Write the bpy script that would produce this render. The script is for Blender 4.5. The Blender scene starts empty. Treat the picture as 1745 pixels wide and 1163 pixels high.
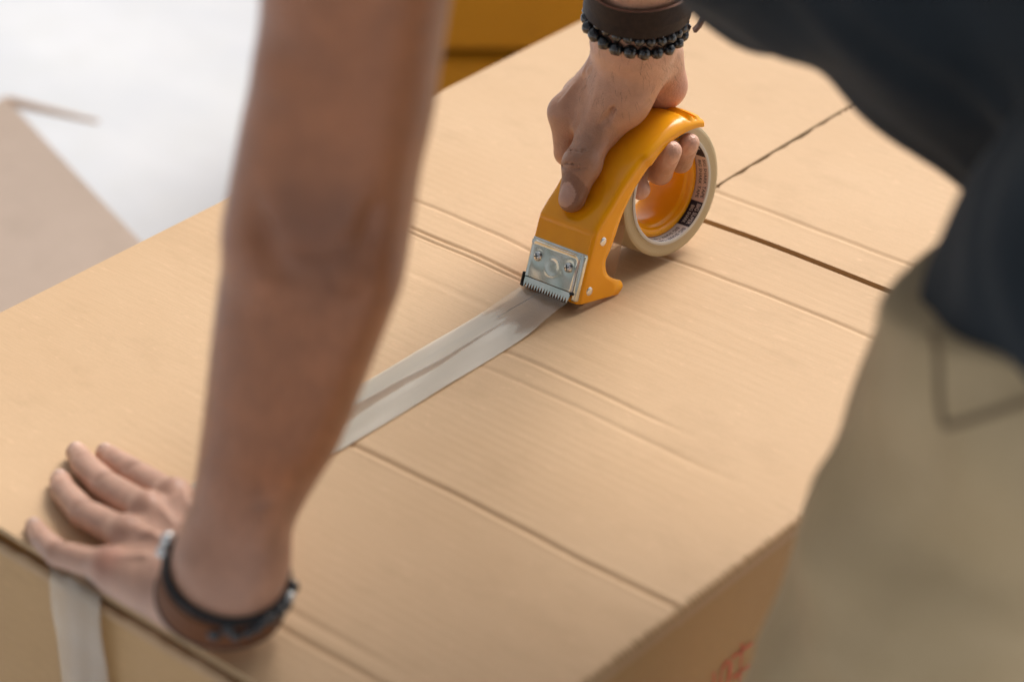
import bpy, bmesh, math, random
import numpy as np
from mathutils import Vector, Matrix

random.seed(7)
rng = np.random.default_rng(7)
SC = bpy.context.scene
COL = SC.collection
G = 0.6                                   # height of the box top above the ground (m)
R = math.radians

# ------------------------------------------------------------------ camera, sky, sun, exposure
cam_d = bpy.data.cameras.new('camera')
cam = bpy.data.objects.new('camera', cam_d)
COL.objects.link(cam)
CR, CU, CF = (0.7597, 0.6503, 0.0035), (-0.3453, 0.3988, 0.8495), (-0.5511, 0.6466, -0.5275)
m = Matrix(((CR[0], CU[0], -CF[0], 1.0853), (CR[1], CU[1], -CF[1], -1.3158),
            (CR[2], CU[2], -CF[2], 1.02 + G), (0, 0, 0, 1)))
cam.matrix_world = m
cam_d.sensor_width = 36
cam_d.lens = 90.77
cam_d.clip_start = 0.05
cam_d.clip_end = 500
cam_d.dof.use_dof = True
cam_d.dof.focus_distance = 1.99
cam_d.dof.aperture_fstop = 2.9
SC.camera = cam

SUN_AZ, SUN_EL = 96.0, 46.0              # degrees: azimuth measured from +X towards +Y
w = bpy.data.worlds.new('World')
SC.world = w
w.use_nodes = True
nt = w.node_tree
bg = nt.nodes['Background']
sky = nt.nodes.new('ShaderNodeTexSky')
sky.sky_type = 'NISHITA'
sky.sun_disc = False
sky.sun_elevation = R(SUN_EL)
sky.sun_rotation = R(90 - SUN_AZ)
sky.air_density = 1.0
sky.dust_density = 6.0
sky.ozone_density = 1.0
hs = nt.nodes.new('ShaderNodeHueSaturation')
hs.inputs['Saturation'].default_value = 0.22
nt.links.new(sky.outputs[0], hs.inputs['Color'])
nt.links.new(hs.outputs[0], bg.inputs[0])
bg.inputs[1].default_value = 0.085
sun_d = bpy.data.lights.new('sun', 'SUN')
sun_d.energy = 1.5
sun_d.angle = R(32)
sun_d.color = (1.0, 0.94, 0.86)
sun = bpy.data.objects.new('sun', sun_d)
COL.objects.link(sun)
sd = Vector((math.cos(R(SUN_EL)) * math.cos(R(SUN_AZ)), math.cos(R(SUN_EL)) * math.sin(R(SUN_AZ)), math.sin(R(SUN_EL))))
sun.rotation_euler = sd.to_track_quat('Z', 'Y').to_euler()
sun.location = (-3, 0.5, 4)
SC.view_settings.view_transform = 'Standard'
SC.view_settings.look = 'None'
SC.view_settings.exposure = 0.60
SC.view_settings.gamma = 1

# ------------------------------------------------------------------ materials
def mat(name, color, rough=0.6, metal=0.0, coat=0.0, spec=0.5, sss=0.0, alpha=1.0, trans=0.0):
    M = bpy.data.materials.new(name)
    M.use_nodes = True
    b = M.node_tree.nodes['Principled BSDF']
    b.inputs['Base Color'].default_value = (*color, 1)
    b.inputs['Roughness'].default_value = rough
    b.inputs['Metallic'].default_value = metal
    b.inputs['Coat Weight'].default_value = coat
    b.inputs['Coat Roughness'].default_value = 0.12
    b.inputs['Specular IOR Level'].default_value = spec
    b.inputs['Subsurface Weight'].default_value = sss
    b.inputs['Subsurface Radius'].default_value = (1.0, 0.35, 0.2)
    b.inputs['Subsurface Scale'].default_value = 0.006
    b.inputs['Alpha'].default_value = alpha
    b.inputs['Transmission Weight'].default_value = trans
    return M

def N(M, t, **kw):
    n = M.node_tree.nodes.new(t)
    for k, v in kw.items():
        setattr(n, k, v)
    return n

def L(M, a, b):
    M.node_tree.links.new(a, b)

def P(M):
    return M.node_tree.nodes['Principled BSDF']

def coords(M, scale):
    tc = N(M, 'ShaderNodeTexCoord')
    mp = N(M, 'ShaderNodeMapping')
    mp.inputs['Scale'].default_value = scale
    L(M, tc.outputs['Object'], mp.inputs['Vector'])
    return mp.outputs['Vector']

def noise(M, scale, detail=4, rough=0.55, vec=None):
    n = N(M, 'ShaderNodeTexNoise')
    n.inputs['Scale'].default_value = scale
    n.inputs['Detail'].default_value = detail
    n.inputs['Roughness'].default_value = rough
    if vec is not None:
        L(M, vec, n.inputs['Vector'])
    return n.outputs['Fac']

def mixc(M, fac, a, b, lo=0.3, hi=0.7):
    r = N(M, 'ShaderNodeMapRange')
    r.inputs['From Min'].default_value = lo
    r.inputs['From Max'].default_value = hi
    L(M, fac, r.inputs['Value'])
    x = N(M, 'ShaderNodeMix', data_type='RGBA')
    L(M, r.outputs['Result'], x.inputs['Factor'])
    for i, c in ((6, a), (7, b)):
        if isinstance(c, tuple):
            x.inputs[i].default_value = (*c, 1)
        else:
            L(M, c, x.inputs[i])
    return x.outputs[2]

def bump(M, h, strength, dist, prev=None):
    b = N(M, 'ShaderNodeBump')
    b.inputs['Strength'].default_value = strength
    b.inputs['Distance'].default_value = dist
    L(M, h, b.inputs['Height'])
    if prev is not None:
        L(M, prev, b.inputs['Normal'])
    return b.outputs['Normal']

def kraft(name, c1, c2, along='x', wash=1.0):
    """corrugated kraft board: fibres, mottling and a faint washboard of flutes along one axis"""
    M = mat(name, c1, 0.62, spec=0.35)
    fib = (1, 14, 14) if along == 'x' else (14, 14, 1)
    v1 = coords(M, tuple(9 * s for s in fib))
    f1 = noise(M, 6, 5, 0.6, v1)
    f2 = noise(M, 4.5, 5, 0.6, coords(M, (1, 1.6, 1)))
    f3 = noise(M, 700, 2, 0.6, coords(M, (1, 1, 1)))
    c = mixc(M, f2, c1, c2, 0.25, 0.75)
    c = mixc(M, f1, c, tuple(x * 0.93 for x in c2), 0.35, 1.15)
    c = mixc(M, f3, c, tuple(x * 0.80 for x in c1), 0.5, 1.05)
    f4 = noise(M, 26, 6, 0.7, coords(M, (0.55, 1, 1)))
    c = mixc(M, f4, c, tuple(x * 0.84 for x in c2), 0.52, 0.95)
    f5 = noise(M, 160, 3, 0.6, coords(M, (0.35, 1, 1)))
    c = mixc(M, f5, c, tuple(min(1, x * 1.13) for x in c1), 0.62, 0.9)
    L(M, c, P(M).inputs['Base Color'])
    wv = N(M, 'ShaderNodeTexWave', wave_type='BANDS', bands_direction='Y' if along == 'x' else 'X')
    wv.inputs['Scale'].default_value = 36
    wv.inputs['Distortion'].default_value = 1.2
    wv.inputs['Detail'].default_value = 2
    wv.inputs['Detail Scale'].default_value = 0.6
    L(M, coords(M, (1, 1, 1)), wv.inputs['Vector'])
    patch = noise(M, 3.2, 3, 0.6, coords(M, (1, 1.3, 1)))
    mu = N(M, 'ShaderNodeMath', operation='MULTIPLY')
    L(M, wv.outputs['Fac'], mu.inputs[0])
    r = N(M, 'ShaderNodeMapRange')
    r.inputs['From Min'].default_value = 0.42
    r.inputs['From Max'].default_value = 0.72
    L(M, patch, r.inputs['Value'])
    L(M, r.outputs['Result'], mu.inputs[1])
    n = bump(M, mu.outputs[0], 0.07 * wash, 0.0022)
    n = bump(M, f1, 0.25, 0.0008, n)
    n = bump(M, f3, 0.12, 0.0004, n)
    L(M, n, P(M).inputs['Normal'])
    return M

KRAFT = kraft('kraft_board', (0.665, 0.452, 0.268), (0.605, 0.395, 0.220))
KRAFT_SIDE_SHADE = kraft('kraft_board_side_shade', (0.62, 0.39, 0.185), (0.57, 0.35, 0.155), wash=0.3)  # same board as the top; shade tone of the sides put into its colour
KRAFT_EDGE = mat('kraft_cut_edge', (0.50, 0.34, 0.19), 0.8, spec=0.2)
KRAFT_IN = kraft('kraft_board_inside', (0.62, 0.33, 0.10), (0.56, 0.29, 0.08), wash=0.2)
KRAFT_PALE = kraft('kraft_board_pale', (0.68, 0.53, 0.43), (0.61, 0.47, 0.37), wash=0.2)
KRAFT_SHADE_ORANGE = kraft('kraft_board_shade_orange', (0.74, 0.32, 0.010), (0.67, 0.285, 0.008), wash=0.2)  # cardboard in deep shade, the saturated shade tone painted as its colour
SLIT = mat('perforation_slit', (0.10, 0.075, 0.05), 0.9)
RED = mat('red_print', (0.78, 0.17, 0.09), 0.6)

# ground
CONC = mat('pale_concrete', (0.8, 0.8, 0.8), 0.55, spec=0.4)
f = noise(CONC, 1.1, 6, 0.62, coords(CONC, (1, 2.2, 1)))
g2 = noise(CONC, 9, 5, 0.65, coords(CONC, (1, 1, 1)))
c = mixc(CONC, f, (0.70, 0.71, 0.735), (0.53, 0.555, 0.60), 0.36, 0.68)
c = mixc(CONC, g2, c, (0.60, 0.61, 0.61), 0.45, 1.0)
L(CONC, c, P(CONC).inputs['Base Color'])
L(CONC, bump(CONC, g2, 0.2, 0.003), P(CONC).inputs['Normal'])

# dispenser
ORANGE = mat('orange_enamel', (0.95, 0.37, 0.006), 0.20, coat=0.0, spec=0.45)
of = noise(ORANGE, 60, 3, 0.5, coords(ORANGE, (1, 1, 1)))
L(ORANGE, mixc(ORANGE, of, (0.97, 0.405, 0.006), (0.94, 0.375, 0.005)), P(ORANGE).inputs['Base Color'])
L(ORANGE, bump(ORANGE, of, 0.06, 0.0006), P(ORANGE).inputs['Normal'])
STEEL = mat('zinc_plated_steel', (0.70, 0.74, 0.70), 0.20, metal=1.0)
sf = noise(STEEL, 90, 3, 0.5, coords(STEEL, (1, 1, 1)))
sf2 = noise(STEEL, 34, 2, 0.5, coords(STEEL, (1, 1, 1)))
L(STEEL, mixc(STEEL, sf, (0.82, 0.80, 0.72), (0.60, 0.66, 0.58)), P(STEEL).inputs['Base Color'])
L(STEEL, bump(STEEL, sf2, 0.35, 0.0035), P(STEEL).inputs['Normal'])
RIVET = mat('rivet_steel', (0.78, 0.79, 0.78), 0.22, metal=1.0)
DARK = mat('black_rubber', (0.015, 0.015, 0.016), 0.5)
HOLE = mat('dark_hole', (0.03, 0.03, 0.03), 0.6)

# tape
FILM = mat('packing_tape_film', (0.82, 0.76, 0.62), 0.2, spec=0.5)
tr = N(FILM, 'ShaderNodeBsdfTransparent')
tr.inputs[0].default_value = (0.97, 0.93, 0.85, 1)
mx = N(FILM, 'ShaderNodeMixShader')
mx.inputs[0].default_value = 0.40
gl = N(FILM, 'ShaderNodeBsdfGlossy')
gl.inputs['Roughness'].default_value = 0.17
gl.inputs['Color'].default_value = (0.85, 0.85, 0.85, 1)
fr = N(FILM, 'ShaderNodeFresnel')
fr.inputs['IOR'].default_value = 1.5
mx2 = N(FILM, 'ShaderNodeMixShader')
out = FILM.node_tree.nodes['Material Output']
# where the film has not bedded down it is hazy; the wetted middle and the stretch by the nose are clear
tcf = N(FILM, 'ShaderNodeTexCoord'); spf = N(FILM, 'ShaderNodeSeparateXYZ')
L(FILM, tcf.outputs['Object'], spf.inputs[0])
def mthf(op, a, b=None, c=None):
    n = N(FILM, 'ShaderNodeMath', operation=op)
    for i, x in enumerate((a, b, c)):
        if x is None: continue
        if isinstance(x, (int, float)): n.inputs[i].default_value = x
        else: L(FILM, x, n.inputs[i])
    return n.outputs[0]
wob = mthf('MULTIPLY', mthf('SUBTRACT', noise(FILM, 30, 3, 0.6, coords(FILM, (1.5, 0.35, 1))), 0.5), 0.010)
zig = mthf('MULTIPLY', mthf('SUBTRACT', noise(FILM, 90, 2, 0.5, coords(FILM, (1, 0.2, 1))), 0.5), 0.045)
fx = mthf('ADD', spf.outputs[0], wob)
dy = mthf('ADD', spf.outputs[1], 0.045)
hw_ = mthf('MAXIMUM', mthf('MULTIPLY', dy, -0.030), 0.0008)
ctr = mthf('SUBTRACT', mthf('MULTIPLY', dy, 0.012), 0.001)
off = mthf('SUBTRACT', mthf('ABSOLUTE', mthf('SUBTRACT', fx, ctr)), hw_)
def ramp(v, lo, hi):
    r = N(FILM, 'ShaderNodeMapRange', interpolation_type='SMOOTHSTEP')
    r.inputs['From Min'].default_value = lo; r.inputs['From Max'].default_value = hi
    L(FILM, v, r.inputs['Value']); return r.outputs['Result']
band_ = ramp(off, -0.0016, 0.0020)
nose_ = ramp(mthf('ADD', spf.outputs[1], zig), -0.038, -0.056)
side_ = ramp(spf.outputs[1], -0.462, -0.470)
hz = mthf('ADD', mthf('MULTIPLY', mthf('MULTIPLY', band_, nose_), mthf('SUBTRACT', 1.0, side_)), mthf('MULTIPLY', side_, mthf('ADD', mthf('MULTIPLY', wob, 12.0), 0.55)))
L(FILM, mthf('ADD', mthf('MULTIPLY', hz, 0.34), 0.12), mx.inputs[0])
L(FILM, tr.outputs[0], mx.inputs[1])
L(FILM, P(FILM).outputs[0], mx.inputs[2])
L(FILM, fr.outputs[0], mx2.inputs[0])
L(FILM, mx.outputs[0], mx2.inputs[1])
L(FILM, gl.outputs[0], mx2.inputs[2])
L(FILM, mx2.outputs[0], out.inputs[0])
fv = noise(FILM, 12, 3, 0.5, coords(FILM, (5, 0.5, 1)))
fb = bump(FILM, fv, 0.14, 0.004)
L(FILM, fb, P(FILM).inputs['Normal']); L(FILM, fb, gl.inputs['Normal']); L(FILM, fb, fr.inputs['Normal'])
ROLLM = mat('tape_roll_side', (0.63, 0.53, 0.345), 0.28, spec=0.6)
tc = N(ROLLM, 'ShaderNodeTexCoord')
sep = N(ROLLM, 'ShaderNodeSeparateXYZ')
L(ROLLM, tc.outputs['Object'], sep.inputs[0])
def mth(M, op, a, b=None):
    n = N(M, 'ShaderNodeMath', operation=op)
    for i, x in enumerate((a, b)):
        if x is None: continue
        if isinstance(x, (int, float)): n.inputs[i].default_value = x
        else: L(M, x, n.inputs[i])
    return n.outputs[0]
rad = mth(ROLLM, 'SQRT', mth(ROLLM, 'ADD', mth(ROLLM, 'POWER', sep.outputs[1], 2.0), mth(ROLLM, 'POWER', sep.outputs[2], 2.0)))
cmb = N(ROLLM, 'ShaderNodeCombineXYZ')
L(ROLLM, rad, cmb.inputs[0])
rn = noise(ROLLM, 1500, 2, 0.6, cmb.outputs[0])
L(ROLLM, mixc(ROLLM, rn, (0.58, 0.475, 0.295), (0.47, 0.37, 0.21)), P(ROLLM).inputs['Base Color'])
L(ROLLM, bump(ROLLM, rn, 0.6, 0.0010), P(ROLLM).inputs['Normal'])
CORE = mat('core_board', (0.62, 0.58, 0.52), 0.7)
LBL_PINK = mat('label_pink', (0.76, 0.62, 0.57), 0.5)
LBL_NAVY = mat('label_navy', (0.012, 0.022, 0.050), 0.5)
LBL_WHITE = mat('label_white', (0.72, 0.72, 0.72), 0.5)

# skin: the tint comes from a per-vertex colour, fine relief from noise
SKIN = mat('skin', (0.4, 0.22, 0.14), 0.38, spec=0.5, sss=0.10)
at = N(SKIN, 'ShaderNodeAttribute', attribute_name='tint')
sv = coords(SKIN, (1, 1, 1))
s1 = noise(SKIN, 55, 5, 0.6, sv)
s2 = noise(SKIN, 420, 3, 0.6, sv)
hsv = N(SKIN, 'ShaderNodeHueSaturation')
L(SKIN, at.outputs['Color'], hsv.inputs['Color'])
mr = N(SKIN, 'ShaderNodeMapRange')
mr.inputs['From Min'].default_value = 0.3
mr.inputs['From Max'].default_value = 0.7
mr.inputs['To Min'].default_value = 0.86
mr.inputs['To Max'].default_value = 1.12
L(SKIN, s1, mr.inputs['Value'])
L(SKIN, mr.outputs[0], hsv.inputs['Value'])
L(SKIN, hsv.outputs[0], P(SKIN).inputs['Base Color'])
vo = N(SKIN, 'ShaderNodeTexVoronoi')
vo.inputs['Scale'].default_value = 620
L(SKIN, sv, vo.inputs['Vector'])
n = bump(SKIN, s1, 0.30, 0.0022)
n = bump(SKIN, vo.outputs['Distance'], 0.35, 0.0008, n)
n = bump(SKIN, s2, 0.25, 0.0006, n)
L(SKIN, n, P(SKIN).inputs['Normal'])
HAIR = mat('dark_hair', (0.012, 0.009, 0.007), 0.5)

def cloth(name, c1, c2, weave=900):
    M = mat(name, c1, 0.85, spec=0.2)
    P(M).inputs['Sheen Weight'].default_value = 0.06
    f = noise(M, 12, 5, 0.6, coords(M, (1, 1, 1)))
    f2 = noise(M, weave, 2, 0.6, coords(M, (1, 1, 1)))
    c = mixc(M, f, c1, c2)
    L(M, c, P(M).inputs['Base Color'])
    n = bump(M, f, 0.35, 0.012)
    L(M, bump(M, f2, 0.4, 0.0006, n), P(M).inputs['Normal'])
    return M
NAVY = cloth('charcoal_jersey', (0.026, 0.034, 0.042), (0.018, 0.024, 0.030))
KHAKI = cloth('khaki_twill', (0.54, 0.415, 0.25), (0.48, 0.36, 0.205))
KHAKI_SEAM = mat('khaki_seam', (0.22, 0.16, 0.09), 0.9)
LEATHER = mat('dark_leather', (0.055, 0.026, 0.020), 0.5, spec=0.25)
ln_ = noise(LEATHER, 220, 4, 0.6, coords(LEATHER, (1, 1, 1)))
L(LEATHER, mixc(LEATHER, ln_, (0.026, 0.014, 0.012), (0.014, 0.008, 0.008)), P(LEATHER).inputs['Base Color'])
L(LEATHER, bump(LEATHER, ln_, 0.3, 0.001), P(LEATHER).inputs['Normal'])
LEATHER_TAN = mat('brown_leather', (0.17, 0.062, 0.022), 0.6, spec=0.25)
LEATHER_EDGE = mat('leather_cut_edge', (0.26, 0.14, 0.10), 0.6)
CORD = mat('black_cord', (0.012, 0.012, 0.014), 0.6)
BEAD = mat('black_stone_bead', (0.008, 0.010, 0.014), 0.14, spec=0.9)
bn = noise(BEAD, 260, 4, 0.7, coords(BEAD, (1, 1, 1)))
L(BEAD, bump(BEAD, bn, 0.3, 0.001), P(BEAD).inputs['Normal'])
SILVER = mat('silver_bead', (0.72, 0.74, 0.74), 0.25, metal=1.0)
SOLE = mat('shoe_leather', (0.04, 0.03, 0.025), 0.5)
EYE_W = mat('eye_white', (0.75, 0.72, 0.70), 0.2)
EYE_D = mat('eye_iris', (0.03, 0.018, 0.01), 0.15)

# ------------------------------------------------------------------ object helpers
def thing(name, label, cat, loc=(0, 0, 0), group=None):
    o = bpy.data.objects.new(name, None)
    COL.objects.link(o)
    o.location = loc
    o.empty_display_size = 0.05
    o['label'] = label
    o['category'] = cat
    if group: o['group'] = group
    return o

def tag(o, label=None, cat=None, group=None, kind=None):
    for k, v in (('label', label), ('category', cat), ('group', group), ('kind', kind)):
        if v: o[k] = v
    return o

WORLD_LOC = {}
def wloc(o):
    v = Vector(o.location)
    while o.parent:
        o = o.parent
        v = v + Vector(o.location)
    return v

def obj(name, verts, faces, material, parent=None, loc=None, smooth=True, label=None):
    """verts are world coordinates relative to the box-top frame (z = 0 on the box top)"""
    V = np.asarray(verts, float).reshape(-1, 3) + np.array([0, 0, G])
    base = np.array(loc if loc is not None else (V.mean(0) if parent is None else wloc(parent)), float)
    me = bpy.data.meshes.new(name)
    me.from_pydata((V - base).tolist(), [], faces if isinstance(faces, list) else faces.tolist())
    mats = material if isinstance(material, (list, tuple)) else [material]
    for x in mats: me.materials.append(x)
    if smooth:
        me.polygons.foreach_set('use_smooth', [True] * len(me.polygons))
    me.update()
    o = bpy.data.objects.new(name, me)
    COL.objects.link(o)
    if parent is not None:
        o.parent = parent
        o.location = Vector(base) - wloc(parent)
    else:
        o.location = base
    if label: o['label'] = label
    return o

def bmobj(name, bm, material, parent=None, smooth=False, label=None, loc=None, recalc=True):
    if recalc: bmesh.ops.recalc_face_normals(bm, faces=bm.faces)
    bm.verts.index_update()
    V = [tuple(v.co) for v in bm.verts]
    F = [[v.index for v in f.verts] for f in bm.faces]
    mi = [f.material_index for f in bm.faces]
    bm.free()
    o = obj(name, V, F, material, parent, loc, smooth, label)
    o.data.polygons.foreach_set('material_index', mi)
    return o

def autosmooth(o, ang=35):
    me = o.data
    me.polygons.foreach_set('use_smooth', [True] * len(me.polygons))
    try:
        me.set_sharp_from_angle(angle=R(ang))
    except Exception:
        pass

def bm_box(bm, lo, hi, bevel=0.0, seg=2):
    r = bmesh.ops.create_cube(bm, size=1.0)
    vs = r['verts']
    for v in vs:
        for i in range(3):
            v.co[i] = lo[i] + (v.co[i] + 0.5) * (hi[i] - lo[i])
    if bevel:
        es = list({e for v in vs for e in v.link_edges})
        bmesh.ops.bevel(bm, geom=es, offset=bevel, segments=seg, profile=0.5, affect='EDGES')

def tube_mesh(pts, rad, seg=10, closed=False):
    """swept circle along points, returns verts, faces"""
    pts = [Vector(p) for p in pts]
    n = len(pts)
    V, F = [], []
    up = Vector((0.13, 0.2, 1)).normalized()
    for i, p in enumerate(pts):
        a = pts[(i - 1) % n] if (closed or i > 0) else p
        b = pts[(i + 1) % n] if (closed or i < n - 1) else p
        t = (b - a).normalized()
        x = up.cross(t)
        if x.length < 1e-4: x = Vector((1, 0, 0)).cross(t)
        x.normalize(); y = t.cross(x)
        r_ = rad[i] if isinstance(rad, (list, tuple)) else rad
        for k in range(seg):
            a_ = 2 * math.pi * k / seg
            V.append(p + x * (r_ * math.cos(a_)) + y * (r_ * math.sin(a_)))
    m_ = n if closed else n - 1
    for i in range(m_):
        for k in range(seg):
            F.append([i * seg + k, i * seg + (k + 1) % seg, ((i + 1) % n) * seg + (k + 1) % seg, ((i + 1) % n) * seg + k])
    if not closed:
        F.append(list(range(seg))[::-1])
        F.append([(n - 1) * seg + k for k in range(seg)])
    return [tuple(v) for v in V], F

# ------------------------------------------------------------------ ground
bm = bmesh.new()
bmesh.ops.create_grid(bm, x_segments=2, y_segments=2, size=60)
for v in bm.verts: v.co.z = -G
o = bmobj('ground', bm, CONC, loc=(0, 0, 0))
tag(o, kind='structure')

# ------------------------------------------------------------------ the main box
XF, XR, XS = -0.3046, 0.3148, -0.0125       # far edge, near-right edge, seam
YN, YB, YG = -0.474, 0.80, 0.1785           # near end, back end, gap between the right-hand flaps
TH = 0.005

def sag(x, y):
    """flaps give a little along the unsupported seam and under the tape roll"""
    s = -0.0012 * np.exp(-((x - XS) / 0.05) ** 2) - 0.0030 * np.exp(-((x - 0.0) / 0.06) ** 2 - ((y - 0.11) / 0.09) ** 2)
    s += 0.0010 * np.sin(7.0 * x + 3.1 * y) * np.sin(5.3 * y + 0.7)
    return s

def crease(y, y0, depth, w, lip):
    depth, lip = depth * 1.15, lip * 0.35
    w = w * 0.8; u = (y - y0) / w
    return -depth * np.exp(-u * u) + lip * np.exp(-((u + 2.0) / 1.0) ** 2) + 0.6 * lip * np.exp(-((u - 2.0) / 1.0) ** 2)

def flap(name, x0, x1, y0, y1, creases, parent, label, hinge=0, fray=0, lift=None):
    """a board with thickness; creases run along X; hinge = +1 / -1 rounds the fold at the x1 / x0 edge"""
    ys = list(np.linspace(y0, y1, int((y1 - y0) / 0.012) + 2))
    for (yc, d, wd, lp, *_) in creases:
        if y0 < yc < y1: ys += list(yc + wd * np.linspace(-4, 4, 17))
    ys = np.array(sorted(set(np.round([q for q in ys if y0 <= q <= y1], 5))))
    xs = np.linspace(x0, x1, 26)
    prof = [(x, 0.0) for x in xs]
    if hinge:
        rr = 0.0045
        e = x1 if hinge > 0 else x0
        prof = [(x, 0.0) for x in np.linspace(x0 if hinge > 0 else x1, e - hinge * rr, 24)]
        for a in np.linspace(0, math.pi / 2, 6)[1:]:
            prof.append((e - hinge * rr + hinge * rr * math.sin(a), -rr + rr * math.cos(a)))
        prof.append((e, -0.012))
    px = np.array([p[0] for p in prof]); pz = np.array([p[1] for p in prof])
    X, Y = np.meshgrid(px, ys, indexing='ij')
    Z = np.repeat(pz[:, None], len(ys), 1)
    Zt = Z + sag(X, Y) * np.clip(np.minimum((XR - X), (X - XF)) / 0.08, 0, 1)
    for (yc, d, wd, lp, xa, xb) in creases:
        wig = 0.0008 * np.sin(X * 31 + yc * 50) + 0.0004 * np.sin(X * 90)
        msk = 1 / (1 + np.exp(-(X - xa) / 0.012)) * 1 / (1 + np.exp((X - xb) / 0.012))
        Zt += crease(Y + wig, yc, d, wd, lp) * msk
    if lift is not None: Zt += lift(X, Y)
    Xo = X.copy()
    if fray:
        k = 0 if fray < 0 else len(px) - 1
        Xo[k, :] += 0.0010 * np.sign(np.sin(ys * 2 * math.pi / 0.0085)) * np.clip(rng.normal(1, .4, len(ys)), .2, 2) * (ys > 0.14)
    a, b = X.shape
    top = np.stack([Xo, Y, Zt], -1).reshape(-1, 3)
    bot = np.stack([Xo, Y, np.minimum(Zt, Zt) - TH], -1).reshape(-1, 3)
    if hinge:   # lower skin follows inside the fold
        Xi = Xo - hinge * TH * np.repeat((np.abs(pz) > 1e-6)[:, None], b, 1)
        bot = np.stack([Xi, Y, Zt - TH * np.repeat((np.abs(pz) < 0.003)[:, None], b, 1)], -1).reshape(-1, 3)
    V = np.concatenate([top, bot])
    n0 = a * b
    F, MI = [], []
    for i in range(a - 1):
        for j in range(b - 1):
            q = [i * b + j, (i + 1) * b + j, (i + 1) * b + j + 1, i * b + j + 1]
            F.append(q if px[1] > px[0] else q[::-1]); MI.append(0)
            q = [n0 + t for t in q]
            F.append(q[::-1] if px[1] > px[0] else q); MI.append(0)
    def wall(idx):
        for p_, q_ in zip(idx[:-1], idx[1:]):
            F.append([p_, q_, n0 + q_, n0 + p_]); MI.append(1)
    wall([j for j in range(b)]); wall([(a - 1) * b + j for j in range(b)])
    wall([i * b for i in range(a)]); wall([i * b + b - 1 for i in range(a)])
    o = obj(name, V, F, [KRAFT, KRAFT_EDGE], parent, label=label)
    o.data.polygons.foreach_set('material_index', MI)
    autosmooth(o, 50)
    return o

box = thing('cardboard_box', 'large kraft cardboard box being taped shut under both hands', 'box', (0, 0.16, 0))
BIG = 9.0
flap('flap', XF, XS - 0.0005, YN, YB,
     [(0.050, 0.0011, 0.0026, 0.0005, -BIG, BIG), (0.0145, 0.0014, 0.0022, 0.0006, -0.19, BIG), (0.0075, 0.0009, 0.0018, 0.0006, -BIG, -0.03),
      (-0.038, 0.0004, 0.004, 0.0002, -0.12, BIG), (-0.27, 0.0005, 0.003, 0.0002, -0.10, BIG)],
     box, 'far-left top flap with a pair of pressed crease lines', hinge=-1, fray=1,
     lift=lambda X, Y: 0.004 * np.exp(-((Y - YN) / 0.05) ** 2))
flap('flap', XS + 0.0005, XR, YN, YG - 0.0040,
     [(0.113, 0.0010, 0.0026, 0.0004, -BIG, BIG), (-0.079, 0.0010, 0.0028, 0.0006, -BIG, 0.17), (-0.105, 0.0006, 0.003, 0.0002, -BIG, 0.24),
      (-0.243, 0.0016, 0.0030, 0.0010, -BIG, BIG), (-0.408, 0.0008, 0.004, 0.0003, 0.05, 0.2), (-0.424, 0.0014, 0.0030, 0.0007, -BIG, BIG),
      (0.030, 0.00012, 0.004, 0.0002, -BIG, 0.16), (0.060, 0.00012, 0.004, 0.0002, 0.05, 0.20), (-0.02, 0.00012, 0.004, 0.0002, -BIG, 0.14), (-0.05, 0.00012, 0.004, 0.0002, -BIG, 0.12)],
     box, 'near top flap crossed by long crease lines', hinge=1,
     lift=lambda X, Y: 0.0012 * np.exp(-((Y - YG) / 0.02) ** 2) + 0.001 * np.exp(-((Y - YN) / 0.05) ** 2))
flap('flap', XS + 0.0030, XR, YG + 0.0045, YB,
     [(0.2235, 0.0009, 0.0030, 0.0007, -BIG, BIG), (0.42, 0.0006, 0.003, 0.0005, 0.10, BIG)],
     box, 'back top flap beyond the open gap', hinge=1, fray=-1)
# minor flaps folded underneath, seen through the gaps
for y0, y1 in ((YN + 0.006, -0.17), (0.12, 0.30)):
    bm = bmesh.new(); bm_box(bm, (XF + 0.008, y0, -0.0140), (XR - 0.008, y1, -0.0098 if y0 < 0 else -0.0092))
    bmobj('under_flap', bm, KRAFT_IN, box)
# side panels
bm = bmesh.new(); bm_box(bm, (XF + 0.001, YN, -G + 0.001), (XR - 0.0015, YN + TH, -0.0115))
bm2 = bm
o = bmobj('side_panel', bm, KRAFT_SIDE_SHADE, box, label='shaded near end panel with a strip of tape hanging down it')
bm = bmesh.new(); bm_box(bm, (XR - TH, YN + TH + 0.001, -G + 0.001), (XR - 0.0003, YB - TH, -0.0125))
bmobj('side_panel', bm, KRAFT_SIDE_SHADE, box, label='near-right side panel with red print')
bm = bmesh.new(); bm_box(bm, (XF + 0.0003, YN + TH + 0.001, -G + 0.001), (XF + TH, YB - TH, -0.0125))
bmobj('side_panel', bm, KRAFT_SIDE_SHADE, box)
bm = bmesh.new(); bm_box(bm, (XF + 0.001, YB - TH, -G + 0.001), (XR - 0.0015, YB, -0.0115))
bmobj('side_panel', bm, KRAFT_SIDE_SHADE, box)
# pale torn lip along the top of the near end panel
ys_, V, F = [], [], []
xs = np.linspace(XF + 0.003, XR - 0.004, 160)
for i, x in enumerate(xs):
    h = 0.0006 * math.sin(x * 300) + 0.0008 * math.sin(x * 113 + 1)
    V += [(x, YN - 0.0022, -0.016), (x, YN - 0.0012, -0.0102 + h), (x, YN + 0.0045, -0.0098 + h), (x, YN + 0.0052, -0.016)]
for i in range(len(xs) - 1):
    for k in range(3):
        F.append([i * 4 + k, i * 4 + k + 1, i * 4 + 5 + k, i * 4 + 4 + k])
obj('folded_edge', V, F, KRAFT, box)
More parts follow.
